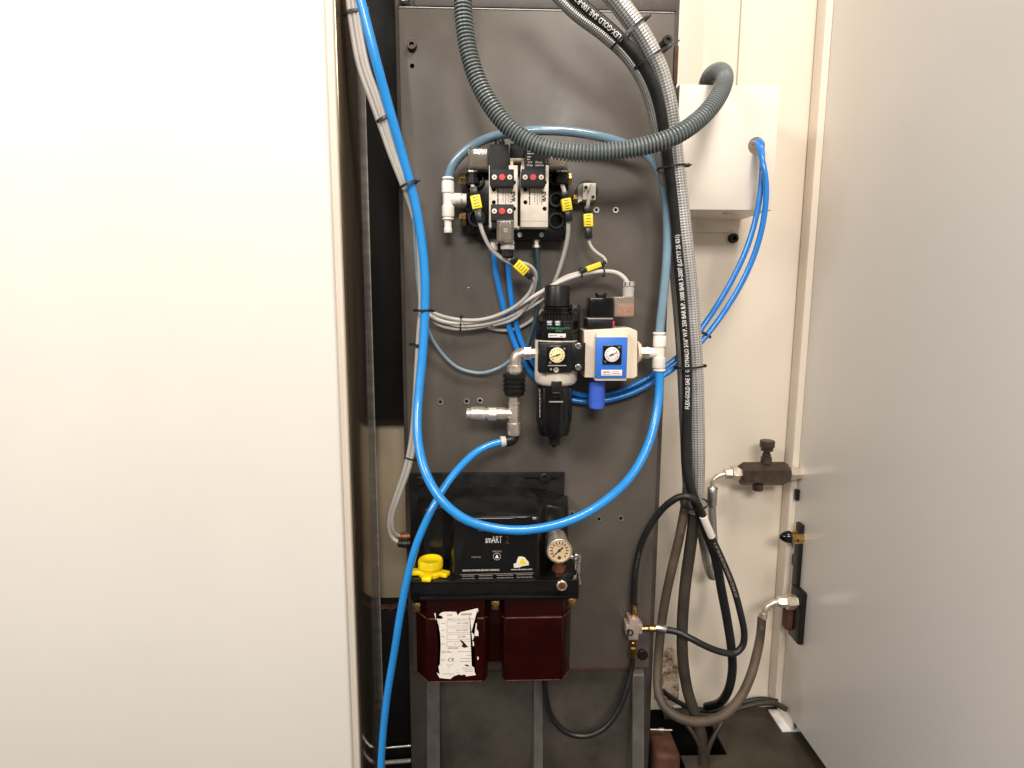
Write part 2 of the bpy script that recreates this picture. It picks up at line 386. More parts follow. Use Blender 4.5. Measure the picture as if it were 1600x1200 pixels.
def boolean_cut(o, cutters):
    dg = None
    cs = []
    for cb in cutters:
        me = bpy.data.meshes.new('c'); bmesh.ops.recalc_face_normals(cb.bm, faces=cb.bm.faces[:]); cb.bm.to_mesh(me); cb.bm.free()
        c = bpy.data.objects.new('c', me); C.objects.link(c); cs.append(c)
        md = o.modifiers.new('b', 'BOOLEAN'); md.operation = 'DIFFERENCE'; md.solver = 'EXACT'; md.object = c
    dg = bpy.context.evaluated_depsgraph_get(); dg.update()
    me = bpy.data.meshes.new_from_object(o.evaluated_get(dg)); o.modifiers.clear(); o.data = me
    for c in cs: bpy.data.objects.remove(c)

# ================================================================== the setting
WALL = -130
zd = P(1150, 1103, WALL).z                                   # deck height
xl = P(535, 460, 115).x                                      # right side of the left cabinet
yl = PX(579, 460, xl).y
x_col0, x_col1 = P(617, 70, -12).x, P(1061, 70, -12).x
# wall
o = B().boxw(x_col1 - 0.1, 1.3, 0.130, 0.16, zd - 0.004, 2.2).build('wall', 'cream'); tag(o, kind='structure')
wallo = o
xs = P(1154, 60, WALL).x
b = B().boxw(xs, xs + .0016, 0.1285, 0.1299, P(1154, 160, WALL).z, 2.19).build('panel_seam', 'tan', wallo)
b = B().boxw(P(1015, 700, WALL).x, P(1066, 700, WALL).x, 0.118, 0.1298, P(1040, 1016, WALL).z, 2.18, 0.001).build('wall_panel', 'cream', wallo)
b = B().boxw(P(1068, 350, WALL).x, P(1139, 350, WALL).x, 0.126, 0.1298, P(1100, 363, WALL).z, P(1100, 325, WALL).z, 0.0006).build('cover_strip', 'cream', wallo)
b = B().lf(1147, 372, [(-130, 7.5), (-124, 7.5), (-122, 6), (-122, 3.4), (-129, 3.2), (-129, 0)], at=-124).build('grommet', 'blk', wallo)
# rusty bracket at the wall foot
b = B()
b.box(1028, 1017, 1062, 1094, -108, -118, 0.4)
br = b.build('bracket', 'grime'); tag(br, 'rust-stained cream bracket plate at the foot of the wall behind the hoses', 'bracket')
boolean_cut(br, [B().box(1022, 1046, 1040, 1100, -80, -140, 0), B().lf(1042, 1026, [(-80, 1.7), (-140, 1.7)], 10, at=-108), B().lf(1059, 1036, [(-80, 1.5), (-140, 1.5)], 10, at=-108)])
# deck with an open slot for the hoses
hx0, hx1 = PZ(1055, 1160, zd).x, PZ(1136, 1178, zd).x
hy0, hy1 = PZ(1100, 1180, zd).y, PZ(1100, 1118, zd).y
X1, Y0, Y1 = 1.3, -1.2, 0.1295
vs_ = []
for z in (zd, zd - 0.006):
    vs_ += [Vector((x, y, z)) for x, y in ((hx0, Y0), (X1, Y0), (X1, Y1), (hx0, Y1), (hx0, hy0), (hx1, hy0), (hx1, hy1), (hx0, hy1))]
fs = [(0, 1, 5, 4), (1, 2, 6, 5), (2, 3, 7, 6)]
fs += [tuple(i + 8 for i in f[::-1]) for f in fs]
fs += [(0, 4, 12, 8), (4, 5, 13, 12), (5, 6, 14, 13), (6, 7, 15, 14), (7, 3, 11, 15), (1, 9, 10, 2), (0, 8, 9, 1), (2, 10, 11, 3)]
o = B().raw(vs_, fs).build('deck', 'deck', smooth=0); tag(o, kind='structure')
deck = o
o = B().boxw(-1.4, 1.3, -1.2, 0.128, zd - 0.34, zd - 0.32).build('floor', 'blackpanelvoid'); tag(o, kind='structure')
o = B().boxw(-1.4, x_col0 + 0.05, 0.132, 0.16, zd - 0.3, 2.2).boxw(x_col0 + 0.05, 1.3, 0.132, 0.16, zd - 0.3, zd - 0.0045).build('back_wall', 'blackpanelvoid'); tag(o, kind='structure')  # black colour stands in for the darkness under the deck and in the gap
# machine column
col = thing('machine_column', 'dark grey-brown cast machine column behind the mounting plate, ribbed at its foot', 'column', (0, 0.06, zd - 0.32))
B().boxw(x_col0, x_col1, 0.0125, 0.116, zd - 0.32, 2.1, 0.004).build('casting', 'column', col)
zpb, zpt = P(830, 1046, 0).z, P(830, 16, 0).z
for a, c_ in ((667, 687), (834, 848), (988, 1006)):
    x0, x1 = P(a, 1125, 5).x, P(c_, 1125, 5).x
    zt, zb = zpb - 0.006, zd - 0.31
    v = [Vector((x, y, z)) for x in (x0, x1) for y, z in ((0.0125, zt), (0.003, zt - 0.01), (-0.060, zb), (0.0125, zb))]
    B().raw(v, [(0, 1, 2, 3), (7, 6, 5, 4), (0, 4, 5, 1), (1, 5, 6, 2), (2, 6, 7, 3), (3, 7, 4, 0)]).build('rib', 'ribpaint', col, smooth=0)
B().boxw(x_col0 + .01, x_col1 - .004, -0.018, 0.0124, zd - 0.32, P(830, 1196, 10).z - 0.035, 0.006).build('foot', 'rustcol', col)
B().boxw(P(648, 5, -12).x, P(1056, 5, -12).x, 0.004, 0.0124, zpt + 0.004, zpt + 0.03, 0.002).build('crossbar', 'column', col)
B().lf(633, 3, [(-12, 9), (4, 9), (6, 7), (6, 0)]).build('pipe_stub', 'steel', col)
B().boxw(P(1052.5, 100, -12).x, x_col1 - .0006, 0.010, 0.0124, P(1055, 132, -12).z, P(1055, 72, -12).z, 0.0008).build('rusty_strip', 'rustcol', col)
# mounting plate
xp0, xp1 = P(633, 500, 0).x, P(1035.5, 500, 0).x
plate = B().boxw(xp0, xp1, 0.0, 0.012, zpb, zpt, 0.0012).build('mounting_plate', 'plate')
tag(plate, 'large grey-brown painted steel mounting plate carrying the valves and the pump', 'plate')
holes = [(932, 328), (962, 328), (688, 628), (729, 627), (750, 626), (894, 803), (936, 811), (970, 810)]
boolean_cut(plate, [B().lf(x, y, [(-30, 3.0), (20, 3.0)], 14, at=0) for x, y in holes] + [B().lf(644, 103, [(-30, 3.6), (20, 3.6)], 14, at=0)])
for x, y in holes:
    B().lf(x, y, [(-9, 2.6), (1.3, 2.6), (1.3, 5.0), (-0.5, 5.0), (-0.5, 2.9), (-9, 2.9)], 6 if y < 400 else 14, at=1, loop=True).build('rivet_nut', 'steel', plate)
def sbolt(px, py, d0, r, hgt, parent, m='bolt', washer=True, name='socket_bolt'):
    b = B()
    if washer: b.lf(px, py, [(d0, r * 1.3), (d0 + 1.2, r * 1.3), (d0 + 1.2, r * 0.9)], 24, at=d0)
    b.lf(px, py, [(d0, r), (d0 + hgt - .5, r), (d0 + hgt, r * .9), (d0 + hgt, r * .52), (d0 + hgt * .35, r * .5), (d0 + hgt * .35, 0)], 18, at=d0 + hgt)
    return b.build(name, m, parent)
sbolt(643, 69, 0, 7.5, 7, plate)
B().la((1031, 75, 0), (1044, 62, 34), [(0, 5.5), (.80, 5.5), (.80, 6.2), (.98, 6.2), (1, 5.6), (1, 3.0), (.9, 2.8), (.9, 0)], 18).build('standoff_bolt', 'bolt', plate)
sbolt(1004, 1023, 0, 6.5, 6, plate)
B().lf(732, 450, [(0, 1.3), (0.6, 1.0), (0.8, 0)], 8).build('pin', 'steel', plate)
B().boxw(xp0 + .002, xp1 - .002, -0.0006, 0.011, zpb - 0.0022, zpb - 0.0002).build('rusty_lower_edge', 'rustcol', plate)
B().boxw(xp0 + .001, xp1 - .001, -0.0006, 0.002, zpt + 0.0001, zpt + 0.0011).build('worn_upper_edge', 'edge', plate)
# left cabinet
cab = thing('machine_cabinet', 'tall cream machine cabinet with a glossy dark side beside the black gap', 'cabinet', (xl - 0.3, -0.1, zd - 0.32))
xe = P(523, 460, 115).x
B().boxw(-1.5, xe, -0.115, -0.095, zd - 0.32, 2.2, 0.004, 3).build('front_panel', 'whitedown', cab)
B().boxw(-1.49, xe + 0.0075, -0.1065, -0.0947, zd - 0.32, 2.2, 0.003, 3).build('edge_strip', 'cream', cab)
B().boxw(-0.5, xl, -0.0945, yl, zd - 0.32, 2.2, 0.002).build('side_panel', 'side', cab)
B().boxw(xl - .03, xl + .0012, yl + .0002, yl + .0015, zd - 0.32, 2.2).build('corner_seam', 'edge', cab)
# things in the gap behind the left cabinet
o = B().boxw(xl - 0.12, x_col0 - .001, 0.062, 0.07, P(600, 655, -62).z, 2.2, 0.001).build('black_cover_panel', 'blackpanelvoid')
tag(o, 'black cover panel filling the upper gap between cabinet and mounting plate', 'panel')
o = B().boxw(xl - 0.12, x_col0 - .001, 0.105, 0.115, P(610, 940, -105).z, P(600, 640, -105).z, 0.001).build('tan_panel', 'tan')
tag(o, 'tan painted panel in the gap left of the pump', 'panel')
o = B(); zt = P(610, 936, -100).z
o.boxw(xl - 0.1, x_col0 - .001, 0.060, 0.128, zt - 0.4, zt, 0.002)
o = o.build('dark_ledge', 'blackpanelvoid'); tag(o, 'black ledge with a rusty top below the tan panel', 'ledge')
b = B()
for k in range(22):
    x = random.uniform(xl + 0.0, x_col0 - 0.006); r = random.uniform(.002, .006)
    b.boxw(x - r, x + r, 0.0615, 0.075, zt, zt + random.uniform(.001, .006), 0.0005, 1, Matrix.Rotation(random.uniform(-.5, .5), 3, 'Y'))
b.build('rust_flakes', 'rustcol', o)
for n_, (pa, m_) in enumerate((((1168), 'steel'), ((1191), 'edge'))):
    b = B().la((596, pa + 1, -20), (642, pa - 3, -20), [(0, 2.2 + n_), (1, 2.2 + n_)], 12)
    o = b.build('steel_bar', m_); tag(o, ['thin steel bar across the gap left of the column foot', 'thicker dull steel bar low in the gap left of the column foot'][n_], 'bar')
# right cabinet
xr = P(1226, 720, -127).x
cabr = thing('machine_housing', 'off-white machine housing right of the wall, pierced by the hydraulic fittings', 'cabinet', (xr + 0.3, -0.1, zd + 0.02))
ztop, zbot = 2.2, P(1206, 1085, -125).z
B().boxw(xr + 0.010, xr + 0.6, -0.62, 0.099, zbot, ztop, 0.002).build('side_panel', 'white', cabr)
B().boxw(xr, xr + 0.5, 0.1, 0.127, zbot + .0005, ztop - .001, 0.0015).build('corner_flange', 'cream', cabr)
for px, py in ((1244, 773), (1240, 875)):
    q = PX(px, py, xr + .006)
    B().boxw(xr + .0045, xr + .013, q.y - .004, q.y + .004, q.z - .009, q.z + .009, .0005).build('slot_dark', 'blk', cabr)  # black block stands for the shade inside an open flange slot
v = [PZ(x, y, zd + 0.002) for x, y in ((1204, 1110), (1226, 1143))]
B().boxw(xr - 0.004, xr + 0.03, v[1].y, v[0].y, zd + 0.0005, zd + 0.004, .0005).build('foot_plate', 'white', cabr)
B().boxw(xr + 0.012, xr + 0.016, v[1].y, v[0].y, zd + 0.004, zbot + .004, .0005).build('foot_web', 'white', cabr)
# junction box
bx = thing('junction_box', 'off-white sheet metal junction box on the wall with blue tubes through a round hole', 'box', P(1140, 330, -60))
BD = -20
x0, x1 = P(1058, 230, BD).x, P(1213, 230, BD).x
z0, z1 = P(1140, 328, BD).z, P(1140, 133, BD).z
fp = B().boxw(x0, x1, 0.020, 0.022, z0, z1, 0.0008).build('front_panel', 'boxpaint', bx)
boolean_cut(fp, [B().lf(1182, 228, [(0, 13.2), (-40, 13.2)], 32, at=-20)])
B().boxw(x0, x0 + .002, 0.0221, 0.1272, z0, z1).build('side_panel', 'boxpaint', bx)
B().boxw(x1 - .002, x1, 0.0221, 0.1272, z0, z1).build('side_panel', 'boxpaint', bx)
B().boxw(x0 + .0021, x1 - .0021, 0.0221, 0.1272, z0, z0 + .002).build('bottom_panel', 'boxpaint', bx)
B().box(1136, 329, 1153, 332, BD - 20, BD - 40, 0.4).build('drain_clip', 'steel', bx)
# loose metal strips and hoses lying on the deck
for i, (p0, p1, lb) in enumerate((((1052, 1103), (1064, 1103), 'short bright strip on the deck near the plate corner'), ((1170, 1101), (1208, 1101), 'bright metal strip on the deck at the foot of the wall'))):
    a, c_ = PZ(*p0, zd + .003), PZ(*p1, zd + .003)
    o = B().boxw(a.x, c_.x, a.y - .003, a.y + .002, zd + .0004, zd + .003, .0004).build('metal_strip', 'white'); tag(o, lb, 'strip')
# rusty lump beside the column foot
o = B().boxw(P(1020, 1190, 0).x, P(1058, 1190, 0).x, -0.02, 0.04, zd - 0.319, P(1040, 1166, 0).z, 0.008, 3).build('rusty_block', 'rustcol')
tag(o, 'rusty red iron block beside the column foot', 'block')
o = B().la((1016, 1140, -20), (1050, 1141, -20), [(0, 2.0), (.4, 2.0), (.4, 3.2), (.6, 3.2), (.6, 1.6), (1, 1.6)], 12).build('grease_fitting', 'steel'); tag(o, 'small steel pipe fitting sticking out beside the column foot', 'fitting')

# ================================================================== valve manifold
vm = thing('valve_manifold', 'black pneumatic valve manifold with two pale valve bodies and red-dotted coils', 'valve', P(815, 375, 20))
b = B(); b.box(729, 266, 888, 366, 26, 0, 2.0, 3); b.box(748, 352, 884, 374, 30, 0.2, 1.5)
base = b.build('base_block', 'blkgloss', vm)
for x, y, r in ((745, 341, 13), (744, 281, 12), (869, 312, 11), (869, 345, 12), (868, 278, 10)):
    b = B().lf(x, y, [(24, r + 2), (31, r + 1.5), (32, r), (32, r - 2.5), (25.8, r - 3.5), (25.8, 0)], 28, at=30); b.build('port_ring', 'blk', base)
for x, y in ((732, 293), (732, 325), (736, 356)):
    b = B().lf(x, y, [(24, 5.2), (29, 5.0), (30, 4.2), (30, 2.6), (26.2, 2.6), (26.2, 0)], 20, at=29); b.build('screw_boss', 'blkgloss', base)
for x in (812, 846):
    B().lf(x, 367, [(29, 4), (32, 3.6), (32, 2), (30.5, 0)], 12).build('screw', 'steel', base)
for k, (x0, x1, yb) in enumerate(((764, 809, 356), (813.5, 857, 355))):
    vb = B().box(x0, 258, x1, yb, 56, 24, 1.0).build('valve_body', 'alu', vm)
    if k == 1: B().box(x0 + .3, 345.2, x1 - .3, 345.8, 56.15, 55, 0).build('end_cap_seam', 'greyprint', vb)
    hl = [(x0 + 7.5, 296), (x0 + 7.5, 316), (x1 - 6, 326), (x1 - 6, 285)]
    boolean_cut(vb, [B().lf(x, y, [(44, 3.4), (60, 3.4)], 16, at=56) for x, y in hl])
    for x, y in hl[:3]:
        B().lf(x, y, [(40, 2.6), (47, 2.6), (47, 1.3), (45, 1.2), (45, 0)], 14, at=50).build('screw', 'bolt', vb)
    write('EVR', x1 - 7.2, 308, 17, 6.6, 56.15, 'darkprint', vb, rot=-90, bold=0.05)
    for q, (dx, m_) in enumerate(((14, 'darkprint'), (22, 'greyprint'), (26, 'greyprint'), (30, 'greyprint'), (33, 'greyprint'))):
        dashes(293 + (q % 3), 320 - (q % 2) * 4, x0 + dx, 1.2 if q else 2.0, 56.15, m_, vb, 5, vert=True)
def coil(x0, y0, x1, y1, sx0, sx1, sy0, sy1, sy, df, txt=False, dark=True):
    b = B(); b.box(x0, y0, x1, y1, df, 18, 1.2); b.box(sx0, sy0, sx1, sy1, df + 4, 30, 1.0)
    c = b.build('solenoid_coil', 'coil', vm)
    m_ = (sx0 + sx1) / 2; s_ = (sx1 - sx0) * 0.335
    for i in (-1, 0, 1):
        mm = 'red' if i == 0 else 'whiteplastic'; r = 5.0 if i == 0 else 4.0
        s = B().lf(m_ + i * s_ - .5, sy, [(df + 3, r), (df + 5.2, r), (df + 5.8, r - .7), (df + 5.8, 0)], 20, at=df + 5).build('indicator_screw' if i == 0 else 'screw', mm, c)
    b = B()
    for i in (-1, 1):
        b.lf(m_ + i * s_ - .5, sy, [(df + 5.7, 1.9), (df + 6.0, 1.8), (df + 6.0, 0)], 6, at=df + 6)
    R = Matrix.Rotation(math.radians(40), 3, 'Y'); q = P(m_ - .5, sy, df + 6)
    b.boxw(q.x - .0026, q.x + .0026, q.y - .0001, q.y + .0004, q.z - .0007, q.z + .0007, 0, 1, R)
    b.build('screw_slot', 'greyprint' if 0 else 'copper', c)
    return c
c1 = coil(765, 225, 795, 288, 767, 803, 264, 291, 277, 68)
B().lv(781, 50, [(219, 7), (222, 8), (227, 8)], 10).build('coil_nut', 'blk', c1)
c2 = coil(820, 228, 853, 288, 815, 852.5, 264, 291, 277, 68)
for k, (y, a, bq) in enumerate(((236.5, 824, 838), (240, 824, 836), (245, 824, 830), (249, 824, 829))):
    dashes(a, bq, y, 1.6, 68.2, 'print', c2, 3)
write('4,2 W', 828, 253.5, 7, 3, 68.2, 'print', c2); write('375 mA', 842, 253.5, 11, 3, 68.2, 'print', c2)
write('10 bar', 828, 258, 9, 3, 68.2, 'print', c2); write('max/mini', 843, 258, 13, 3, 68.2, 'print', c2)
c3 = coil(768, 330, 803, 356, 767, 803, 319, 345, 330, 66)
def plug(px0, py0, px1, py1, df, db, m='clear', parent=vm, inner=None):
    p = B().box(px0, py0, px1, py1, df, db, 2.0, 3).build('plug_housing', m, parent)
    b = B(); b.box(px0 + 4, py0 + 5, px1 - 4, py1 - 4, df - 4, db + 4, 1)
    b.build('terminal_insert', inner or 'cable', p)
    return p
p1 = plug(731, 230, 764, 264, 52, 20); p2 = plug(856, 238, 887, 264, 52, 20)
p3 = plug(776, 343, 803, 379, 72, 44, 'clear')
B().lf(790, 360, [(71, 3.2), (73, 3.2), (73, 1.6), (72, 1.4), (72, 0)], 16).build('centre_screw', 'steel', p3)
B().lv(793, 58, [(376, 10), (380, 11), (383, 9.8), (386, 11), (390, 10.5)], 24).build('gland_nut', 'cable', p3)
B().lv(793, 58, [(388, 8.5), (401, 8.5), (403, 6)], 8).build('cable_gland', 'blk', p3)
for px, bp, sg in ((738, 723, -1), (878, 889, 1)):
    g = B().lv(px, 40, [(263, 8), (266, 9.5), (272, 9.5), (272, 8.2), (278, 8.2), (278, 10), (287, 10), (289, 7)], 14).build('cable_gland', 'blk', vm)
    B().lv(px, 40, [(267, 9.7), (270, 9.7)], 20).build('gland_washer', 'steel', g)
B().lh(280, 25, [(718, 8), (721, 9.5), (728, 9.5), (730, 7)], 6).build('brass_plug', 'brass', vm)
B().lh(343, 25, [(718, 9), (721, 10.5), (728, 10.5), (730, 7)], 6).build('brass_plug', 'brass', vm)
B().lh(280, 25, [(886, 7), (888, 9), (892, 9), (893, 7)], 6).build('brass_plug', 'brass', vm)
B().box(797, 224, 820, 247, 35, 10, 1).build('rear_block', 'coil', vm)
b = B(); b.box(797, 247, 820, 251, 52, 30, .6); b.box(797, 251, 802, 262, 52, 30, .6); b.box(815, 251, 820, 262, 52, 30, .6)
b.build('retaining_clip', 'beige', vm)
# white push-in tee, left
def cyl_stack(name, m, parent, px, d, prof, seg=26): return B().lv(px, d, prof, seg).build(name, m, parent)
t = cyl_stack('push_in_tee', 'whiteplastic', vm, 700, 30, [(283, 9), (285, 9.8), (301, 9.8), (302.5, 8.2), (321, 8.2), (322.5, 9.8), (337, 9.8), (339, 9)])
B().lh(311, 30, [(702, 7.5), (709, 8.2), (710, 9), (720, 9), (721, 8.4), (729, 8.4)], 24).build('tee_branch', 'whiteplastic', t)
B().lh(311, 30, [(720.5, 9.4), (722.5, 9.4)], 24).build('ring', 'nickel', t)
cyl_stack('release_collar', 'whiteplastic', t, 700, 30, [(277, 8.6), (278, 9.3), (280, 9.3), (281, 7), (284, 7)])
cyl_stack('release_collar', 'whiteplastic', t, 700, 30, [(339, 7), (341, 7), (341, 9), (343, 9), (344, 8)])
cyl_stack('blanking_plug', 'whiteplastic', t, 700, 30, [(343, 6), (356, 5.6), (357, 6.6), (363, 6.6), (364, 6)])
B().lv(838, 22, [(371, 6), (376, 6), (376, 4.5), (383, 4.5), (383, 6.5), (387, 6.5)], 6).build('hose_nipple', 'nickel', vm)
for x, y0 in ((771, 386), (794, 386)):
    B().lv(x, 18, [(372, 6), (y0 - 2, 6), (y0, 7), (y0 + 5, 7), (y0 + 6, 5)], 20).build('push_in_fitting', 'whiteplastic', vm)
# sensor
sn = thing('pressure_switch', 'small silver cube pressure switch with a white lead right of the manifold', 'sensor', P(917, 318, 0))
B().box(911, 286, 931, 312, 30, 1, .8).build('face_block', 'alu', sn)
b = B().prism([(903, 290), (911, 286), (911, 312), (903, 317)], 24, 1); b.build('side_block', 'steel', sn)
B().lf(916, 300, [(0, 17), (6, 17), (6, 0)], 24).build('mount_boss', 'bolt', sn)
B().lh(312, 14, [(893, 6), (897, 8), (903, 8)], 6).build('brass_nut', 'brass', sn)
for x, y in ((915.5, 293), (926.5, 308)):
    B().lf(x, y, [(29.8, 2.6), (30.5, 2.6), (30.5, 1.7), (30.1, 1.6), (30.1, 0)], 16, at=30).build('screw', 'bolt', sn)
write('P S', 916, 299, 8, 3, 30.15, 'darkprint', sn)

# ================================================================== air preparation unit
fr = thing('air_preparation_unit', 'black and silver filter regulator joined to a beige soft-start valve with a blue front', 'regulator', P(880, 700, 40))
D = 46
k = B(); sc = SC(870, 460, D)
x = P(870.5, 460, D).x; z0 = P(870.5, 445, D).z; z1 = P(870.5, 479, D).z
knob = B().lv(870.5, D, [(445, 15), (446, 18), (450, 19.5), (478, 20), (479, 19)], 12).build('pressure_knob', 'blk', fr)
B().lv(870.5, D, [(479, 19), (480, 22.5), (483, 22.5), (484, 20.5), (486, 20.5), (487, 23), (490, 23), (491, 21), (500, 21)], 36).build('lock_collar', 'blkgloss', fr)
b = B()
for q in range(28):
    an = 2 * math.pi * q / 28; r = 21.4 * sc
    xx, yy = x + r * math.cos(an), -D / 1000 - r * math.sin(an)
    b.boxw(xx - .0007, xx + .0007, yy - .0007, yy + .0007, P(870, 500, D).z, P(870, 491, D).z)
b.build('collar_knurl', 'blk', fr)
bon = B().lv(869.5, D, [(499, 25), (500, 32), (503.5, 33), (504, 31.5), (508, 32.8), (519, 32.8), (520, 34), (529, 34), (530, 30)], 40).build('bonnet', 'blkgloss', fr)
def on_cyl(s, px, py, wpx, hpx, rpx, d, m, parent):
    v, f = text2d(s); x0, x1 = min(p.x for p in v), max(p.x for p in v); y0, y1 = min(p.y for p in v), max(p.y for p in v)
    sc = SC(px, py, d); c = P(px, py, d); out = []
    c.z = P(px, py, d + rpx * sc * 1000).z
    for p in v:
        a = ((p.x - x0) / (x1 - x0) - .5) * wpx / rpx; bb = ((p.y - y0) / (y1 - y0) - .5) * hpx * sc
        out.append(Vector((c.x + math.sin(a) * rpx * sc, -d / 1000 - math.cos(a) * rpx * sc - .0002, c.z + bb)))
    B().raw(out, f).build('lettering', m, parent, smooth=0)
on_cyl('FILTER-REGULATOR', 869.5, 513, 36, 3.0, 32.9, D, 'greenprint', bon)
on_cyl('AFR2000', 869.5, 517, 11, 2.4, 32.9, D, 'greenprint', bon)
B().box(857, 521.5, 884, 527.5, 77, 74, .2).build('sticker', 'paper', bon)
dashes(858.5, 871, 524, 2, 77.2, 'greyprint', bon, 3); dashes(875, 881, 525.5, 1.6, 77.2, 'greyprint', bon, 2)
b = B(); b.lv(868.5, D, [(529, 30), (530.5, 33), (535, 33.5), (585, 33.5), (594, 33), (597, 31), (599, 29)], 14, math.pi / 14)
body = b.build('regulator_body', 'alu', fr)
blkf = B().box(842, 535, 893, 583, 79, 40, 1.5).build('gauge_plate', 'blk', fr)
sq = B().box(855, 540, 887, 573, 82, 78, 1).build('gauge_bezel', 'blkgloss', blkf)
def gauge(px, py, r, d, dial, parent, needle, nm='pressure_gauge', rim=None, ticks=11, bl=None):
    b = B().lf(px, py, [(d - 3, r), (d, r), (d + .2, r - .4), (d + .2, 0)], 36, at=d); g = b.build(nm, dial, parent)
    b = B(); sc = SC(px, py, d); c = P(px, py, d + .3)
    for i in range(ticks):
        an = math.radians(225 - 270 * i / (ticks - 1)); u = Vector((math.cos(an), 0, math.sin(an))); n = Vector((-u.z, 0, u.x))
        a0, a1 = c + u * r * .66 * sc, c + u * r * .84 * sc; wd = n * .055 * r * sc
        b.raw([a0 - wd, a0 + wd, a1 + wd, a1 - wd], [(0, 1, 2, 3)])
    b.build('tick_marks', 'darkprint', g, smooth=0)
    u = Vector((math.cos(math.radians(needle)), 0, math.sin(math.radians(needle)))); n = Vector((-u.z, 0, u.x)); c = P(px, py, d + .9)
    b = B(); tip = c + u * r * .78 * sc; tl = c - u * r * .45 * sc
    b.raw([tl - n * .08 * r * sc, tl + n * .08 * r * sc, tip + n * .03 * r * sc, tip - n * .03 * r * sc], [(0, 1, 2, 3)])
    b.build('needle', 'darkprint', g, smooth=0)
    B().lf(px, py, [(d, r * .13), (d + 1.3, r * .13), (d + 1.3, 0)], 14, at=d + 1).build('needle_hub', 'darkprint', g)
    return g
g = gauge(870.5, 555, 12, 82.3, 'dialyellow', sq, 200)
for px, py in ((882, 544.5), (859.5, 566.5)):
    B().lf(px, py, [(81, 2), (82.8, 2), (82.8, 0)], 12, at=82).build('screw', 'steel', sq)
b = B(); b.box(856, 570.5, 885, 572.2, 82.6, 81, .2); b.build('bezel_glint_rim', 'edge', sq)  # bright strip paints a glint along the lower bezel edge
b = B().lf(869, 578, [(78, 4.2), (80.5, 4.2), (80.5, 2.6), (79.3, 2.4), (79.3, 0)], 18, at=80); b.lf(861, 577, [(78, 1.8), (80, 1.8), (80, 0)], 12, at=80)
b.build('plug_screw', 'nickel', blkf)
bowl = B().lv(865.5, D, [(597, 25), (600, 27.5), (655, 28), (660, 26.5), (672, 25.5), (678, 23), (680, 12)], 32).build('filter_bowl', 'blkgloss', fr)
for a0 in (-62, -38, 28, 55):
    an = math.radians(a0); rr = 28.2 * SC(865, 630, D); xx, yy = P(865.5, 630, D).x + rr * math.sin(an), -D / 1000 - rr * math.cos(an)
    B().boxw(xx - .0016, xx + .0016, yy - .0012, yy + .0012, P(865, 655, D).z, P(865, 604, D).z, .0005).build('guard_rib', 'blk', bowl)
lt = B().box(861.5, 596, 878, 622, 76, 68, .8).build('bowl_latch', 'blk', bowl)
B().box(863, 613, 876, 616, 79, 74, .7).build('latch_button', 'bolt', lt)
b = B(); b.box(858, 627.5, 880, 629, 75.2, 70, .3); b.build('level_line', 'edge', bowl)
dashes(608, 652, 843.5, 1.4, 62, 'greyprint', bowl, 8, vert=True)
B().lv(866, D, [(679, 10), (683, 10), (683, 9), (694, 8.5), (694, 4), (698, 3.6), (699, 2)], 14).build('drain_cock', 'blk', fr)
cp = B().box(892.5, 535.5, 914.5, 580, 77, 50, .8).build('clamp_block', 'blk', fr)
for y in (541, 574):
    B().lf(903.5, y, [(76, 5), (78.5, 5), (79.2, 4), (79.2, 0)], 18, at=78).build('screw', 'steel', cp)
    q = P(903.5, y, 79.4); B().boxw(q.x - .0036, q.x + .0036, q.y - .0001, q.y + .0002, q.z - .0005, q.z + .0005, 0, 1, Matrix.Rotation(.5, 3, 'Y')).build('screw_slot', 'darkprint', cp)
brk = B().box(893, 476, 906, 532, 22, 0, .6).build('bracket', 'blk', fr)
B().lf(899.5, 487, [(20, 5), (24, 5), (24, 2.6), (21, 2.4), (21, 0)], 20, at=24).build('bracket_screw', 'bolt', fr)
# soft start valve
b = B().prism([(913, 516), (984, 512), (996, 517), (996, 588), (991, 591.5), (980, 592), (913, 590)], 66, 14)
bod = b.build('soft_start_body', 'beige', fr)
md = bod.modifiers.new('bevel', 'BEVEL'); md.width = .0012; md.segments = 2; md.limit_method = 'ANGLE'
fpn = B().box(931, 521, 980, 595, 76, 60, .8).build('front_frame', 'beige', bod)
bp_ = B().box(931.2, 527, 980, 591, 78, 70, .5).build('blue_panel', 'bluepanel', bod)
q = B().box(942, 539.5, 971.5, 569.5, 79.6, 77, .6).build('gauge_bezel', 'blkgloss', bod)
g = gauge(956.5, 554, 11.5, 79.9, 'dialwhite', bod, 25)
B().lf(967.5, 542.5, [(79, 2), (80.5, 2), (80.5, 0)], 12, at=80).build('screw', 'steel', bod)
B().lf(945.5, 565, [(79, 2.2), (80.5, 2.2), (80.5, 0)], 12, at=80).build('screw', 'copper', bod)
B().box(939.5, 578, 972, 587, 78.5, 77.5, .1).build('name_label', 'paper', bod)
write('AIRTEC', 947.5, 581.5, 11, 3, 78.7, 'darkprint', bod)
dashes(942, 953, 585, .9, 78.7, 'greyprint', bod, 3); dashes(955.5, 969, 583.5, 1.0, 78.7, 'redprint', bod, 3); dashes(957, 967, 580.5, .9, 78.7, 'greyprint', bod, 3)
sil = B().lv(932.5, 44, [(590, 10), (596, 10), (596, 12), (599, 12.5), (634, 12.5), (637, 11.5), (638, 9), (638, 0)], 28).build('silencer', 'bluesil', fr)
b = B()
for y in range(606, 634, 4): b.lv(932.5, 44, [(y, 12.4), (y + .3, 12.85), (y + 1.4, 12.85), (y + 1.7, 12.4)], 28)
b.build('silencer_rib', 'bluesil', sil)
so = B().box(918, 498, 957.5, 514, 62, 26, .8).build('solenoid_base', 'blk', fr)
B().box(957.5, 502, 960, 510, 56, 46, .3).build('manual_override', 'red', so)
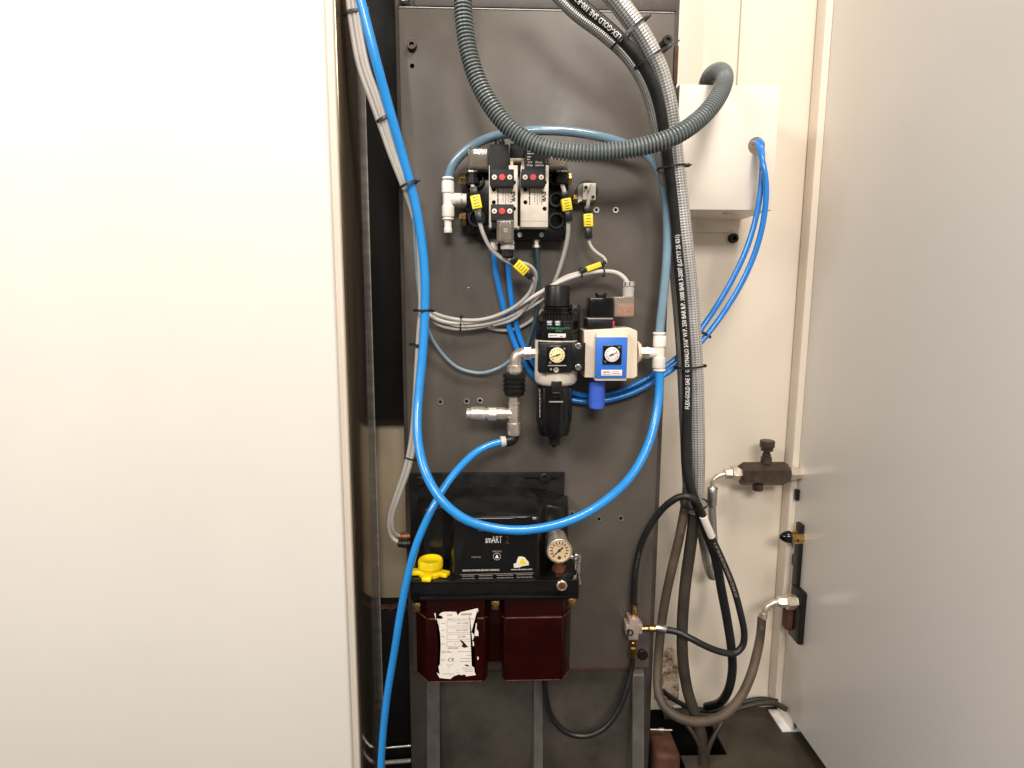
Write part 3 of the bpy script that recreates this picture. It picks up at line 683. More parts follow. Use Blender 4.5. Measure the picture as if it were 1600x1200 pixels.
coilb = B().box(921, 465.5, 959, 498, 58, 28, 1).build('solenoid_coil', 'blkgloss', fr)
B().box(918.5, 497, 958, 499, 62.4, 26, .3).build('gasket', 'edge', so)
B().lv(939, 44, [(458, 9), (460, 9.5), (462, 9.5), (462, 8), (466, 8)], 20).build('coil_nut', 'blk', coilb)
pq = B().box(959.5, 463.5, 991, 495, 56, 30, 1.5, 3).build('plug_housing', 'clear2', fr)
B().box(963, 474, 989, 493, 52, 36, 1).build('terminal_insert', 'orange', pq)
B().box(979, 479, 988, 488, 53, 51, .4).build('relay_chip', 'red', pq)
gl = B().lv(982, 43, [(440, 8), (441.5, 9.5), (447, 9.5), (448, 8), (449, 8), (450, 9), (463.5, 8.5)], 20).build('cable_gland', 'cable', pq)
B().lv(982, 43, [(441, 9.7), (446.5, 9.7)], 8).build('gland_cap', 'bolt', pq)
# right tee
rt = B().lh(550.5, 44, [(994, 17), (997, 17), (998, 14), (1000, 14)], 28).build('port_flange', 'beige', fr)
B().lh(551, 44, [(999, 9), (1008, 9), (1008, 10), (1013, 10), (1013, 7.5), (1022, 7.5)], 6).build('nipple_nut', 'nickel', rt)
B().lf(995.5, 538, [(40, 4), (43, 4), (43, 2.4), (40, 2.4)], 16, at=43).build('lock_ring', 'steel', rt)
tr = B().lv(1030, 44, [(524, 9.2), (526, 10), (541, 10), (542, 8.5), (558, 8.5), (559, 10), (573, 10), (575, 9.2)], 26).build('push_in_tee', 'whiteplastic', fr)
B().lh(551, 44, [(1012, 7.8), (1023, 8), (1030, 7)], 24).build('tee_branch', 'whiteplastic', tr)
B().lv(1030, 44, [(519, 9), (520, 9.8), (522, 9.8), (523, 7), (526, 7)], 26).build('release_collar', 'whiteplastic', tr)
B().lv(1030, 44, [(573, 7), (576, 7), (577, 9.6), (579, 9.6), (580, 8)], 26).build('release_collar', 'whiteplastic', tr)
# left inlet: elbow, non-return valve, tee with quick coupler
el = B().tube(pth([(828, 552, D), (815, 552, D), (808, 555, D), (805.5, 562, D), (805.5, 576, D)]), .0080, 18, .002).build('elbow', 'nickel', fr)
B().lh(552, D, [(817, 9), (819, 11), (829, 11), (830, 8), (836, 8)], 6).build('elbow_nut', 'nickel', el)
B().lv(804.5, D, [(570, 10), (571, 12), (580, 12), (581, 11), (584, 11)], 8).build('elbow_nut', 'nickel', el)
prof = [(582, 14), (584, 17.5), (590, 17.5)]
for y in (590, 597, 604): prof += [(y + .5, 15.5), (y + 2.5, 15.5), (y + 3, 17.5), (y + 7, 17.5)]
prof += [(612, 16), (617, 15), (619, 11)]
B().lv(803.5, D, prof, 30).build('ribbed_sleeve', 'blk', fr)
tee = B().lv(803, D, [(618, 8), (628, 8), (629, 9.5), (631, 9.5), (632, 8.5), (655, 8.5), (660, 8.5), (661, 10.5), (678, 10.5), (680, 9)], 20).build('nickel_tee', 'nickel', fr)
B().lh(646, D, [(804, 8), (790, 8), (789, 9.5), (776, 10), (775, 9)], 20).build('tee_branch', 'nickel', tee)
qc = B().lh(646.5, D, [(776, 9), (774.5, 10.5), (763, 10.5), (762, 9.2), (758, 9.2), (757, 11), (737, 11), (735.5, 9.5), (732, 9), (729.5, 9), (729.5, 5.5), (734, 5), (734, 0)], 24).build('quick_coupler', 'nickel', tee)
B().lh(646.5, D, [(775, 11), (764, 11)], 6).build('coupler_nut', 'nickel', qc)
be = B().tube(pth([(803, 678, D), (803, 686, D), (799, 689, D + 2), (788, 690, D + 4)]), .0072, 16, .002).build('black_elbow', 'blk', tee)
B().la((790, 689.5, D + 4), (782.5, 690.5, D + 5), [(0, 7.2), (.3, 7.2), (.4, 7.6), (1, 7.6)], 20).build('release_collar', 'cable2', tee)

# ================================================================== lubrication pump
pm = thing('lubrication_pump', 'black oil lubrication pump with two dark red tanks and a yellow filler cap', 'pump', P(770, 1070, 40))
zl = P(770, 908, 100).z
zt = P(770, 762, 10).z
xL, xR = P(650, 850, 40).x, P(891, 850, 40).x
bpl = B().box(641, 739, 881, 905, 5, 0.2, .8).build('back_plate', 'blk', pm)
sbolt(655, 752, 5, 7, 6, bpl); sbolt(851, 747, 5, 7.5, 6, bpl)
B().box(820, 744.5, 871, 750, 5.3, 4, .3).build('slot', 'blkgloss', bpl)
vf = (P(770, 812, 88).z - zl) / (zt - zl)
def sm(a, b_, t):
    t = max(0, min(1, (t - a) / (b_ - a))); return t * t * (3 - 2 * t)
def dcover(u, v):
    def prof(front, vb):
        if v < vb: return front + 3 * (1 - v / vb)
        q = (v - vb) / (1 - vb)
        return 6 + (front - 6) * (1 - q ** 2.1) ** 0.75 if q < 1 else 6
    h = prof(46, vf * 0.93 + .10); c = prof(88, vf)
    wL = sm(-0.66, -0.46, u); wR = 1 - sm(0.54, 0.68, u)
    d = h + (c - h) * wL * wR
    return 1 + (d - 1) * max(0, 1 - abs(u) ** 14) ** 0.35
NU, NV = 96, 60; vs_, fs = [], []
for j in range(NV + 1):
    v = j / NV
    for i in range(NU + 1):
        u = -1 + 2 * i / NU; u = math.copysign(1 - (1 - abs(u)) ** 1.25, u)
        z = zl + (zt - zl) * v * (1 - 0.16 * abs(u) ** 3.2)
        vs_.append(Vector(((xL + xR) / 2 + u * (xR - xL) / 2, -dcover(u, v) / 1000, z)))
for j in range(NV):
    for i in range(NU):
        a = j * (NU + 1) + i; fs.append((a, a + 1, a + NU + 2, a + NU + 1))
cov = B().raw(vs_, fs).build('cover', 'cover', pm, smooth=50)
lab = B().prism([(733, 816), (832, 808), (838, 902), (712, 904)], 91.6, 90).build('control_panel', 'blkgloss', cov)
TD = 91.9
write('smART', 771.5, 843, 26, 11.5, TD, 'print', lab, rot=-1, bold=0.0); write('2', 792.5, 843, 5.5, 12.5, TD, 'copper', lab, bold=0.0)
write('OIL', 752, 828.5, 9, 3, TD, 'greyprint', lab)
write('PUMP ON', 744, 870.5, 14, 2.4, TD, 'greyprint', lab); write('SERVICE', 776.5, 861.5, 14, 2.4, TD, 'greyprint', lab)
B().lf(776.5, 869.5, [(TD - .3, 6.2), (TD, 6.2), (TD, 5.2), (TD - .3, 5.2)], 24, at=TD, loop=True).build('button_ring', 'greyprint', lab)
B().raw([P(773.5, 872, TD), P(779.5, 872, TD), P(776.5, 866, TD)], [(0, 1, 2)]).build('triangle_mark', 'print', lab, smooth=0)
write('REMOVE POWER BEFORE OPENING', 751.5, 891, 57, 2.9, TD, 'print', lab, rot=.5); write('www.dropsa.com', 815, 889.8, 33, 3.4, TD, 'print', lab, rot=.5)
B().prism([(803, 887), (802.5, 881), (806.5, 880), (808, 875), (810, 870), (815, 869.5), (820, 871), (822, 874), (826, 878), (826.5, 883), (820, 884), (815, 885), (812, 886.5), (808, 887)], TD, TD - .2).build('worn_logo_patch', 'paper', lab)
B().prism([(811, 881), (813, 875), (816, 872.5), (819, 874), (820, 878), (823, 881), (817, 882)], TD + .2, TD).build('worn_logo_print', 'yellow', lab)
B().raw([P(719, 897.6, TD), P(834, 894.6, TD), P(834, 895.4, TD), P(719, 898.4, TD)], [(0, 1, 2, 3)]).build('rule_line', 'greyprint', lab, smooth=0)
for y in (900.2, 904.2):
    for a, e in ((722, 742), (748, 770), (776, 802), (807, 832)):
        dashes(a, e, y - (a - 720) * .025, 1.1, TD, 'greyprint', lab, 3, skew=-.02)
# lid / ledge
zb = P(770, 937, 100).z
xa, xb = P(641, 925, 100).x, P(905, 920, 100).x
lid = B().boxw(xa, xb, -0.100, -0.0005, zb, zl - .0002, .002, 3).build('tank_lid', 'blkgloss', pm)
B().boxw(xa + .012, xb - .001, -0.1018, -0.099, zb + .0005, zb + .005, .0008).build('lid_lip', 'blkgloss', lid)
B().boxw(xa + .001, xb - .001, -0.1010, -0.0985, zl - .0025, zl + .0006, .0006).build('lid_rim', 'cover', lid)
for a, e in ((662, 700), (716, 760)):
    dashes(a, e, 925, 5, 100.3, 'cover', lid, 7, name='raised_mark')
B().lf(878, 915.5, [(99, 8.6), (103, 8.6), (104, 7.6), (104, 6.4), (102, 6.2), (102, 0)], 8, at=103).build('plug_rim', 'nickel', lid)
B().lf(878, 915.5, [(100, 6), (103, 6), (103.4, 5), (103.4, 0)], 20, at=103).build('plug_core', 'copper', lid)
q = P(878, 915.5, 103.6); B().boxw(q.x - .0006, q.x + .0006, q.y, q.y + .0004, q.z - .0045, q.z + .0045, 0, 1, Matrix.Rotation(-.5, 3, 'Y')).build('plug_slot', 'darkprint', lid)
# filler cap
cx = P(673, 895, 76).x; cy = -0.076
cap = B().lathe((cx, cy, zl), (0, 0, 1), [(0, .0165), (.004, .0165), (.006, .0140), (.009, .0135), (.0095, .0155), (.0110, .0168), (.0190, .0168), (.0212, .0156), (.0216, .0130), (.0206, .0112), (.0206, 0)], 32).build('filler_cap', 'yellowcap', pm)
for an in (185, 262, 335):
    r_ = math.radians(an); R = Matrix.Rotation(r_, 3, 'Z'); c_ = Vector((cx, cy, zl + .0035)) + R @ Vector((.019, 0, 0))
    B().boxw(c_.x - .0085, c_.x + .0085, c_.y - .0065, c_.y + .0065, c_.z - .0030, c_.z + .0035, .0022, 3, R).build('cap_lug', 'yellowcap', cap)
# gauge
gd = 92
gb = B().lf(874, 860.5, [(52, 17), (gd - 3, 18), (gd - 2, 19.8), (gd + 1.5, 19.8), (gd + 2, 19), (gd + 2, 17.6), (gd, 17.4), (gd, 0)], 40, at=gd).build('gauge_case', 'nickel', pm)
g = gauge(874, 860.5, 17.3, gd + .4, 'dialcream', gb, 222, 'gauge_dial', ticks=13)
write('bar', 874, 853, 8, 3, gd + 1.0, 'greyprint', g); B().lf(874, 871.5, [(gd + .5, 2.8), (gd + 1, 2.8), (gd + 1, 0)], 14, at=gd + 1).build('dial_stop', 'copper', g)
b = B(); sc = SC(874, 860, gd); c_ = P(874, 860.5, gd + .9)
for i in range(40):
    a0, a1 = [math.radians(215 - 250 * q / 40) for q in (i, i + 1)]
    b.raw([c_ + Vector((math.cos(a), 0, math.sin(a))) * r * sc for a, r in ((a0, 10.6), (a1, 10.6), (a1, 11.4), (a0, 11.4))], [(0, 1, 2, 3)])
b.build('dial_arc', 'redprint', g, smooth=0)
B().lathe((P(874, 870, 70).x, -.070, zl), (0, 0, 1), [(0, .010), (.006, .010), (.007, .007), (.024, .007)], 6).build('gauge_stem', 'copper', gb)
ss = B().lv(902, 74, [(866, 5), (868, 6.5), (877, 6.5), (878, 5.5), (888, 5.5), (889, 4)], 18).build('bleed_valve', 'steel', pm)
B().la((890, 869, 72), (901, 871, 74), [(0, 4), (1, 4)], 14).build('bleed_inlet', 'steel', ss)
B().la((903, 888, 74), (905.5, 913, 76), [(0, 3), (.25, 3), (.26, 1.4), (.5, 1.4), (.52, 2), (.85, 2), (.87, 2.8), (1, 2.4)], 12).build('bleed_nozzle', 'steel', ss)
B().lf(901, 871, [(74, 5.5), (81, 5.5), (81.5, 4.6), (81.5, 2.4), (79, 2.2), (79, 0)], 18, at=80).build('bleed_screw', 'steel', ss)
# tanks
zk = P(710, 1066, 97).z; zs = P(710, 966, 97).z
def tank(poly, label):
    def pr(z0, z1, off, name, m, par, bev):
        v = []
        for z in (z0, z1):
            for px, d in poly: v.append(Vector((P(px, 1010, d).x, -(d - off) / 1000, z)))
        n = len(poly); f = [tuple(range(n)), tuple(range(2 * n - 1, n - 1, -1))] + [(i, i + n, (i + 1) % n + n, (i + 1) % n) for i in range(n)]
        o = B().raw(v, f).build(name, m, par)
        md = o.modifiers.new('bevel', 'BEVEL'); md.width = bev; md.segments = 3; md.limit_method = 'ANGLE'
        return o
    t = pr(zk, zs, 0, 'tank', 'tank', pm, .0025); t['label'] = label
    pr(zs - .002, zb - .0003, 2.2, 'tank_neck', 'tank', t, .0015)
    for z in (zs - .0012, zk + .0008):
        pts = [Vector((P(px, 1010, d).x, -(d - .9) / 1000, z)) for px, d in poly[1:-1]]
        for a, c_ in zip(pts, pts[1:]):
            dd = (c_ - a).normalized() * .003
            B().tube([a + dd, a.lerp(c_, .35), a.lerp(c_, .7), c_ - dd], .0010, 8, .004).build('tank_edge_line', 'tankedge', t)  # paler strips along the upper and lower tank edges
    return t
tl = tank([(652, 22), (651, 74), (668, 97), (757, 97), (762, 90), (763, 22)], 'left dark red tank with a torn white label')
tr2 = tank([(783, 22), (784, 90), (788, 97), (879, 97), (890, 76), (891, 22)], 'right dark red tank without a label')
B().boxw(P(758, 1000, 80).x, P(789, 1000, 80).x, -0.072, -0.021, zk + .012, zb - .0002, .003).build('centre_web', 'tank', pm)
for px, py in ((651, 947), (774, 944), (893, 940)):
    s_ = B().lv(px, 97, [(py - 7, 6), (py - 5, 7), (py - 1, 7), (py, 5), (py + 1, 5), (py + 1.5, 6.5), (py + 6, 6), (py + 7, 4)], 14).build('tank_screw', 'brass', pm)
LP = [(75, 165), (95, 163), (100, 232), (150, 240), (192, 238), (190, 205), (140, 188), (165, 160), (200, 145), (290, 142), (380, 145), (402, 192), (440, 148), (560, 122), (680, 92), (690, 122), (650, 205), (640, 260), (618, 335), (600, 400), (590, 428), (612, 440), (632, 475), (618, 520), (600, 545), (625, 560), (628, 615), (600, 622), (608, 700), (600, 790), (608, 880), (596, 895), (640, 925), (636, 980), (655, 1020), (520, 1038), (500, 1012), (440, 1022), (430, 1008), (345, 1036), (300, 1075), (215, 1068), (150, 1060), (108, 985), (152, 1008), (134, 905), (156, 868), (148, 620), (166, 600), (158, 440), (138, 345), (98, 255)]
tp = lambda l: [(670 + x / 8.89, 940 + y / 8.89) for x, y in l]
lb = B(); lb.prism(tp(LP), 97.7, 97.3); lb.prism(tp([(632, 322), (668, 298), (664, 380), (690, 420), (690, 478), (640, 475), (626, 430)]), 97.7, 97.3)
bmesh.ops.triangulate(lb.bm, faces=[f for f in lb.bm.faces if len(f.verts) > 4])
lb = lb.build('torn_label', 'paper', tl, smooth=0)
LD = 97.95
for hp in ([(430, 535), (462, 540), (500, 580), (545, 632), (490, 642), (455, 625), (472, 590)], [(490, 880), (530, 875), (562, 890), (560, 902), (520, 895)]):
    B().prism(tp(hp), LD, 97.72).build('torn_spot', 'tank', lb)
LX = lambda X: 670 + X / 8.89
LY = lambda Y: 940 + Y / 8.89
write('P/N', LX(292), LY(186), 7, 2.4, LD, 'darkprint', lb); write('3000242', LX(525), LY(175), 17, 3, LD, 'darkprint', lb, rot=2)
write('SMART 2 3litre Gear Pump', LX(440), LY(243), 41, 2.6, LD, 'greyprint', lb, rot=.5)
for Y0, tx in ((268, '~ 80 / 2.5000'), (363, '230V-50HZ'), (455, '25 BAR'), (552, '2 . 1  A')):
    b = B()
    for yy in (Y0, Y0 + 68): b.raw([P(LX(250), LY(yy), LD), P(LX(585), LY(yy - 3), LD), P(LX(585), LY(yy + 1), LD), P(LX(250), LY(yy + 4), LD)], [(0, 1, 2, 3)])
    b.raw([P(LX(250), LY(Y0), LD), P(LX(254), LY(Y0), LD), P(LX(254), LY(Y0 + 70), LD), P(LX(250), LY(Y0 + 70), LD)], [(0, 1, 2, 3)])
    b.build('form_line', 'greyprint', lb, smooth=0)
    write(tx, LX(460 if Y0 < 500 else 420), LY(Y0 + 32), 20 if Y0 < 450 else 13, 2.8, LD, 'greyprint', lb, rot=1)
    dashes(LX(175), LX(225), LY(Y0 + 34), 1.0, LD, 'greyprint', lb, 2)
write('CE', LX(308), LY(806), 10, 5.5, LD, 'darkprint', lb, bold=0.0)
dashes(LX(265), LX(420), LY(645), 1, LD, 'darkprint', lb, 3)
for Y, a, e in ((690, 175, 300), (708, 175, 330), (695, 400, 590), (750, 520, 590), (790, 450, 590), (830, 440, 590), (800, 170, 235), (820, 175, 230), (880, 250, 335), (912, 265, 305), (880, 165, 195), (920, 460, 600), (945, 480, 620), (970, 500, 610), (1005, 190, 350), (950, 385, 415), (985, 385, 420)):
    dashes(LX(a), LX(e), LY(Y), .8, LD, 'greyprint', lb, 4)
B().prism([(745.5, 1027), (747, 1026), (748, 1028), (747.5, 1031), (746, 1031)], 97.6, 97.2).build('label_scrap', 'paper', tl, smooth=0)
for y, m_ in ((838, 'copper'), (849, 'bolt')):
    B().lh(y, 38 if y > 840 else 28, [(641, 5), (637, 5), (637, 7), (629, 7), (628, 6), (623, 6), (621.5, 4)], 10).build('cable_gland', m_, pm)

# ================================================================== small hydraulic parts
tb = thing('distributor_block', 'small pinkish metal cross block with brass fittings on the plate edge', 'fitting', P(990, 1028, 10))
b = B(); b.box(983, 968, 998, 1000, 24, 1, .8); b.box(978, 976, 1004, 991, 22, 2, .8); b.build('cross_body', 'pink', tb)
B().lf(985, 989, [(22, 5), (26, 5), (26, 3.4), (22.6, 3.2), (22.6, 0)], 16, at=26).build('port_screw', 'bolt', tb)
B().lv(990.5, 12, [(969, 3.5), (964, 3.5), (964, 5), (959, 5), (958, 6), (949, 6), (947, 5), (944, 6)], 12).build('brass_fitting', 'brass', tb)
B().lv(989, 12, [(999, 3.5), (1003, 3.5), (1003, 5.2), (1008, 5.2), (1009, 4.4), (1011, 6.2), (1025, 6.4), (1027, 5)], 12).build('brass_fitting', 'brass', tb)
B().lh(982.5, 14, [(1002, 3.4), (1006, 3.4), (1008, 4), (1012, 4), (1012, 3), (1014, 5), (1024, 5), (1026, 6)], 10).build('brass_fitting', 'brass', tb)
B().la((1024, 981, 14), (1047, 984.5, 16), [(0, 5.2), (.2, 6), (.9, 5.6), (1, 4.6)], 14).build('crimp_sleeve', 'steel', tb)
# needle valve
nv = thing('needle_valve', 'brown-black hexagonal needle valve with a knob on top, in front of the wall', 'valve', P(1192, 766, -10))
VD = -PX(1252, 740, xr + .010).y * 1000
B().lh(740, VD, [(1156, 15), (1160, 18.5), (1224, 18.5), (1230, 15)], 6, math.pi / 6).build('hex_body', 'valve', nv)
B().lv(1198, VD, [(688, 10), (689, 11), (698, 11), (699, 9), (704, 9), (704, 5), (709, 5), (709, 6.5), (714, 6.5), (714, 8), (723, 8.5), (725, 7)], 24).build('adjust_knob', 'valve', nv)
B().lv(1184, VD, [(755, 8), (764, 8), (766, 7)], 20).build('lower_plug', 'valve', nv)
B().lh(740, VD, [(1158, 10), (1152, 10), (1152, 12.5), (1143, 12.5), (1142, 9), (1138, 8), (1132, 8)], 6).build('hex_nut', 'nickel', nv)
B().tube(pth([(1135, 741, VD), (1126, 742, VD), (1118, 746, VD), (1113.5, 753, VD), (1112.5, 764, VD)]), .0040, 16, .002).build('bent_tube', 'nickel', nv)
B().lv(1112.3, VD, [(760, 6.5), (762, 8), (788, 8), (790, 7)], 20).build('ferrule', 'steel', nv)
B().lh(739, VD, [(1228, 8), (1233, 8), (1233, 11), (1243, 11), (1243, 9), (1258, 9)], 6).build('hex_nut', 'nickel', nv)
# lower manifold block on the housing with elbow
mb = thing('manifold_block', 'black oily manifold block on the housing with a bent steel elbow fitting', 'manifold', PX(1245, 1000, xr + .006))
MD = -PX(1252, 940, xr + .010).y * 1000
B().boxw(P(1242, 960, MD).x, xr + .02, -MD / 1000 - .016, -MD / 1000 + .020, P(1246, 1000, MD).z, P(1246, 920, MD).z, .003).build('block', 'blk', mb)
B().box(1229, 952, 1250, 986, MD - 6, MD - 24, 4, 3).build('oily_bracket', 'rustcol', mb)
B().lh(940, MD, [(1262, 10), (1239, 10), (1239, 12), (1228, 12), (1227, 9), (1216, 8), (1214, 6)], 6).build('hex_nut', 'nickel', mb)
B().tube(pth([(1218, 940, MD), (1210, 941, MD), (1202, 945, MD), (1195.5, 952, MD), (1192.5, 962, MD)]), .0050, 16, .002).build('bent_tube', 'nickel', mb)
B().la((1193, 957, MD), (1190.5, 968, MD), [(0, 6.5), (.4, 7.2), (1, 7.0)], 20).build('collar', 'nickel', mb)
FD = -PX(1252, 839, xr + .010).y * 1000
pf = thing('capped_fitting', 'dark capped fitting with a brass nut on the housing between valve and manifold', 'fitting', PX(1245, 848, xr + .006))
B().lh(839, FD, [(1262, 11), (1243, 11), (1243, 9), (1234, 8.5), (1233, 9)], 8).build('brass_nut', 'brass', pf)
B().lh(839, FD, [(1234, 9.5), (1228, 9), (1222, 6), (1218.5, 2.5), (1218, 0)], 20).build('cap', 'blkgloss', pf)
B().boxw(P(1244, 870, FD).x, xr + .016, -FD / 1000 - .008, -FD / 1000 + .010, P(1247, 918, FD).z, P(1247, 818, FD).z, .002).build('mount_strip', 'blk', pf)

# ================================================================== hoses, tubes and cables
def corr(L, r): return r * (0.88 + 0.12 * max(-1, min(0.8, 0.35 + 1.5 * math.sin(2 * math.pi * L / 0.0043))) / 0.8)
hose('corrugated_conduit', 'thick grey corrugated conduit looping across the plate to the junction box', 'conduit',
     [(722, -60, 66), (723, -20, 66), (724, 20, 67), (730, 70, 69), (744, 120, 72), (767, 165, 78), (800, 203, 86), (845, 229, 94), (900, 238, 99), (960, 236, 104), (1012, 227, 108), (1055, 212, 108), (1092, 187, 98), (1118, 158, 78), (1131, 131, 50), (1131, 115, 18), (1120, 111, -18), (1107, 122, -48), (1099, 150, -62), (1096, 190, -66)],
     11.0, 'conduit', seg=20, step=0.00054, rf=corr)
hose('air_tube', 'thick bright blue air tube hanging in a big loop across the pump', 'tube',
     [(553, -40, 84), (566, 10, 84), (589, 100, 80), (611, 180, 70), (631, 250, 60), (647, 310, 52), (658, 370, 50), (664, 430, 50), (664, 490, 52), (660, 560, 60), (654, 620, 70), (652, 670, 84), (658, 715, 100), (671, 752, 116), (694, 786, 126), (728, 812, 130), (770, 825, 130), (815, 828.5, 128), (862, 822, 122), (910, 805, 110), (954, 776, 96), (986, 744, 84), (1010, 702, 70), (1024, 655, 56), (1030, 610, 47), (1030, 572, 44)], 5.9, 'blue', seg=18)
hose('air_tube', 'blue air tube curving down from the black elbow past the yellow cap', 'tube',
     [(790, 689.5, 50), (770, 694, 56), (745, 706, 66), (718, 731, 80), (694, 762, 94), (672, 802, 108), (651, 850, 114), (636, 905, 114), (625, 962, 112), (616, 1020, 108), (606, 1080, 104), (599, 1140, 100), (595, 1200, 98), (593, 1260, 96)], 5.0, 'blue', seg=16)
hose('air_tube', 'translucent blue-grey air tube arching over the manifold between the two white tees', 'tube',
     [(700, 284, 30), (702, 272, 31), (709, 256, 34), (727, 236, 38), (757, 218, 42), (797, 208, 44), (843, 204, 44), (892, 206, 42), (940, 214, 40), (985, 228, 36), (1014, 245, 34), (1030, 267, 34), (1039, 305, 34), (1043, 350, 35), (1042, 400, 37), (1038, 450, 40), (1033, 495, 43), (1030, 527, 44)], 5.9, 'slate', seg=18)
tg = 'pair of blue tubes from the junction box'
hose('air_tube', 'outer blue tube of the pair from the junction box hole passing behind the hoses', 'tube',
     [(1178, 222, -50), (1184, 226, -14), (1191, 250, 6), (1197, 290, 10), (1194, 338, 10), (1182, 388, 8), (1161, 438, 4), (1131, 488, 0), (1099, 530, 4), (1061, 569, 10), (1028, 592, 14), (995, 611, 15), (955, 624, 14), (915, 628, 12), (876, 619, 9), (838, 592, 9), (808, 545, 10), (787, 480, 13), (775, 425, 16), (771, 386, 18)], 4.0, 'blue2')
hose('air_tube', 'inner blue tube of the pair from the junction box hole passing behind the hoses', 'tube',
     [(1184, 220, -50), (1188, 222, -14), (1191, 245, -4), (1188, 300, 0), (1180, 345, 0), (1164, 395, 0), (1138, 448, -4), (1104, 502, -6), (1064, 553, 4), (1026, 582, 8), (990, 602, 8), (950, 616, 7), (910, 618, 6), (874, 602, 6), (840, 575, 6), (815, 535, 8), (801, 480, 12), (795, 425, 16), (794, 386, 18)], 4.0, 'blue2')
hose('air_tube', 'dark green-grey tube dropping from the manifold nipple behind the regulator', 'tube',
     [(838, 384, 22), (839, 400, 22), (841, 440, 20), (839, 485, 14), (832, 515, 10), (824, 540, 10), (820, 560, 10)], 3.2, 'dkgreen', seg=12)
hose('air_tube', 'pale blue-grey tube inside the cable bundle with a loose loop below the tie', 'tube',
     [(546, -30, 78), (558, 10, 78), (577, 80, 74), (597, 150, 66), (617, 220, 58), (634, 280, 50), (646, 340, 42), (650, 400, 36), (654, 450, 32), (661, 490, 26), (673, 525, 18), (691, 553, 12), (716, 575, 10), (752, 583, 10), (782, 574, 14), (802, 560, 24)], 2.6, 'slate2', seg=12)
cg = 'grey cables bundled along the left edge of the plate'
for k, (o0, o1) in enumerate(((0, 0), (7.5, 5), (14, 9))):
    lbk = ['leftmost grey cable of the tied bundle, dropping to the pump gland', 'middle grey cable of the tied bundle, dropping to the pump gland', 'grey cable of the bundle next to the blue tube, turning to the valves'][k]
    up = [(540 + o0, -40, 82 - k * 2), (545 + o0, 10, 82), (552 + o0, 60, 80), (561 + o0, 105, 77), (577 + o0, 150, 73), (595 + o0 * .8, 200, 66), (611 + o0 * .6, 245, 60), (627 + o1 * .8, 285, 54), (642 + o1 * .5, 325, 44 - k * 3), (652 + o1 * .4, 370, 38 - k * 3), (656 + o1 * .4, 430, 36 - k * 4), (657 + o1 * .5, 480, 36 - k * 5)]
    if k < 2: up += [(654 + k * 6, 520, 40), (651 + k * 6, 570, 44), (647 + k * 6, 640, 50), (642 + k * 6, 690, 54), (633 + k * 6, 732, 54), (618 + k * 5.5, 776, 50), (608 + k * 5, 808, 44), (608 + k * 5.5, 828, 40), (614 + k * 6, 842 - k * 6, 38 - k * 6), (626, 849 - k * 11, 38 - k * 10)]
    else: up += [(668, 490, 28), (690, 502, 22), (720, 505, 20), (760, 499, 22), (800, 483, 26), (838, 461, 34), (872, 442, 38), (908, 429, 38), (945, 424, 38), (966, 427, 40), (978, 437, 43), (982, 446, 43)]
    hose('signal_cable', lbk, 'cable', up, 3.1 if k < 2 else 3.0, 'cable' if k < 2 else 'cable2', seg=12)
hose('signal_cable', 'grey cable hanging from the left manifold plug to the upper yellow-tagged lead', 'cable',
     [(738, 288, 42), (741, 300, 48), (749, 345, 52), (755, 365, 52), (767, 388, 50), (786, 405, 50), (806, 415, 52), (825, 429, 50), (834, 437, 44), (829, 455, 36), (812, 474, 30), (785, 490, 26), (750, 500, 24), (712, 499, 22), (684, 492, 22), (664, 482, 26)], 2.7, 'cable', seg=12)
hose('signal_cable', 'grey cable looping from the bottom plug around the yellow tag', 'cable',
     [(793, 398, 58), (797, 408, 58), (810, 410, 54), (826, 414, 48), (836, 424, 42), (837, 438, 36), (830, 462, 28), (818, 485, 22), (800, 500, 18), (770, 508, 16)], 2.6, 'cable', seg=12)
hose('signal_cable', 'grey cable dropping from the right manifold plug behind the regulator knob', 'cable',
     [(878, 288, 42), (882, 300, 46), (888, 345, 44), (887, 372, 38), (880, 402, 30), (870, 432, 22), (860, 455, 14), (848, 485, 10)], 2.9, 'cable', seg=12)
hose('signal_cable', 'pale thin cable hanging from the silver pressure switch', 'cable',
     [(919, 372, 24), (923, 385, 24), (934, 396, 25), (946, 404, 27), (947, 413, 30), (938, 417, 33), (912, 424, 35), (880, 434, 32), (852, 455, 22), (826, 478, 22), (790, 498, 20), (750, 508, 19), (712, 509, 19), (684, 499, 20), (664, 486, 24)], 2.1, 'cable2', seg=12)
hose('signal_cable', 'pale cable sagging from the left bundle behind the regulator collar', 'cable',
     [(664, 488, 22), (680, 505, 17), (710, 514, 15), (750, 511, 16), (792, 498, 18), (826, 482, 20), (848, 468, 18), (866, 455, 12)], 2.3, 'cable2', seg=12)
hose('signal_cable', 'lowest grey cable behind the blue tubes curving up to the bonnet', 'cable',
     [(762, 512, 5), (780, 516, 5), (802, 515, 6), (824, 505, 8), (841, 491, 10), (852, 478, 8)], 2.5, 'cable', seg=12)
hose('sensor_lead', 'short white lead between pressure switch and its yellow-tagged connector', 'cable',
     [(925, 288, 34), (924, 295, 36), (920, 310, 33), (918, 324, 26)], 2.4, 'whitecable', seg=12)
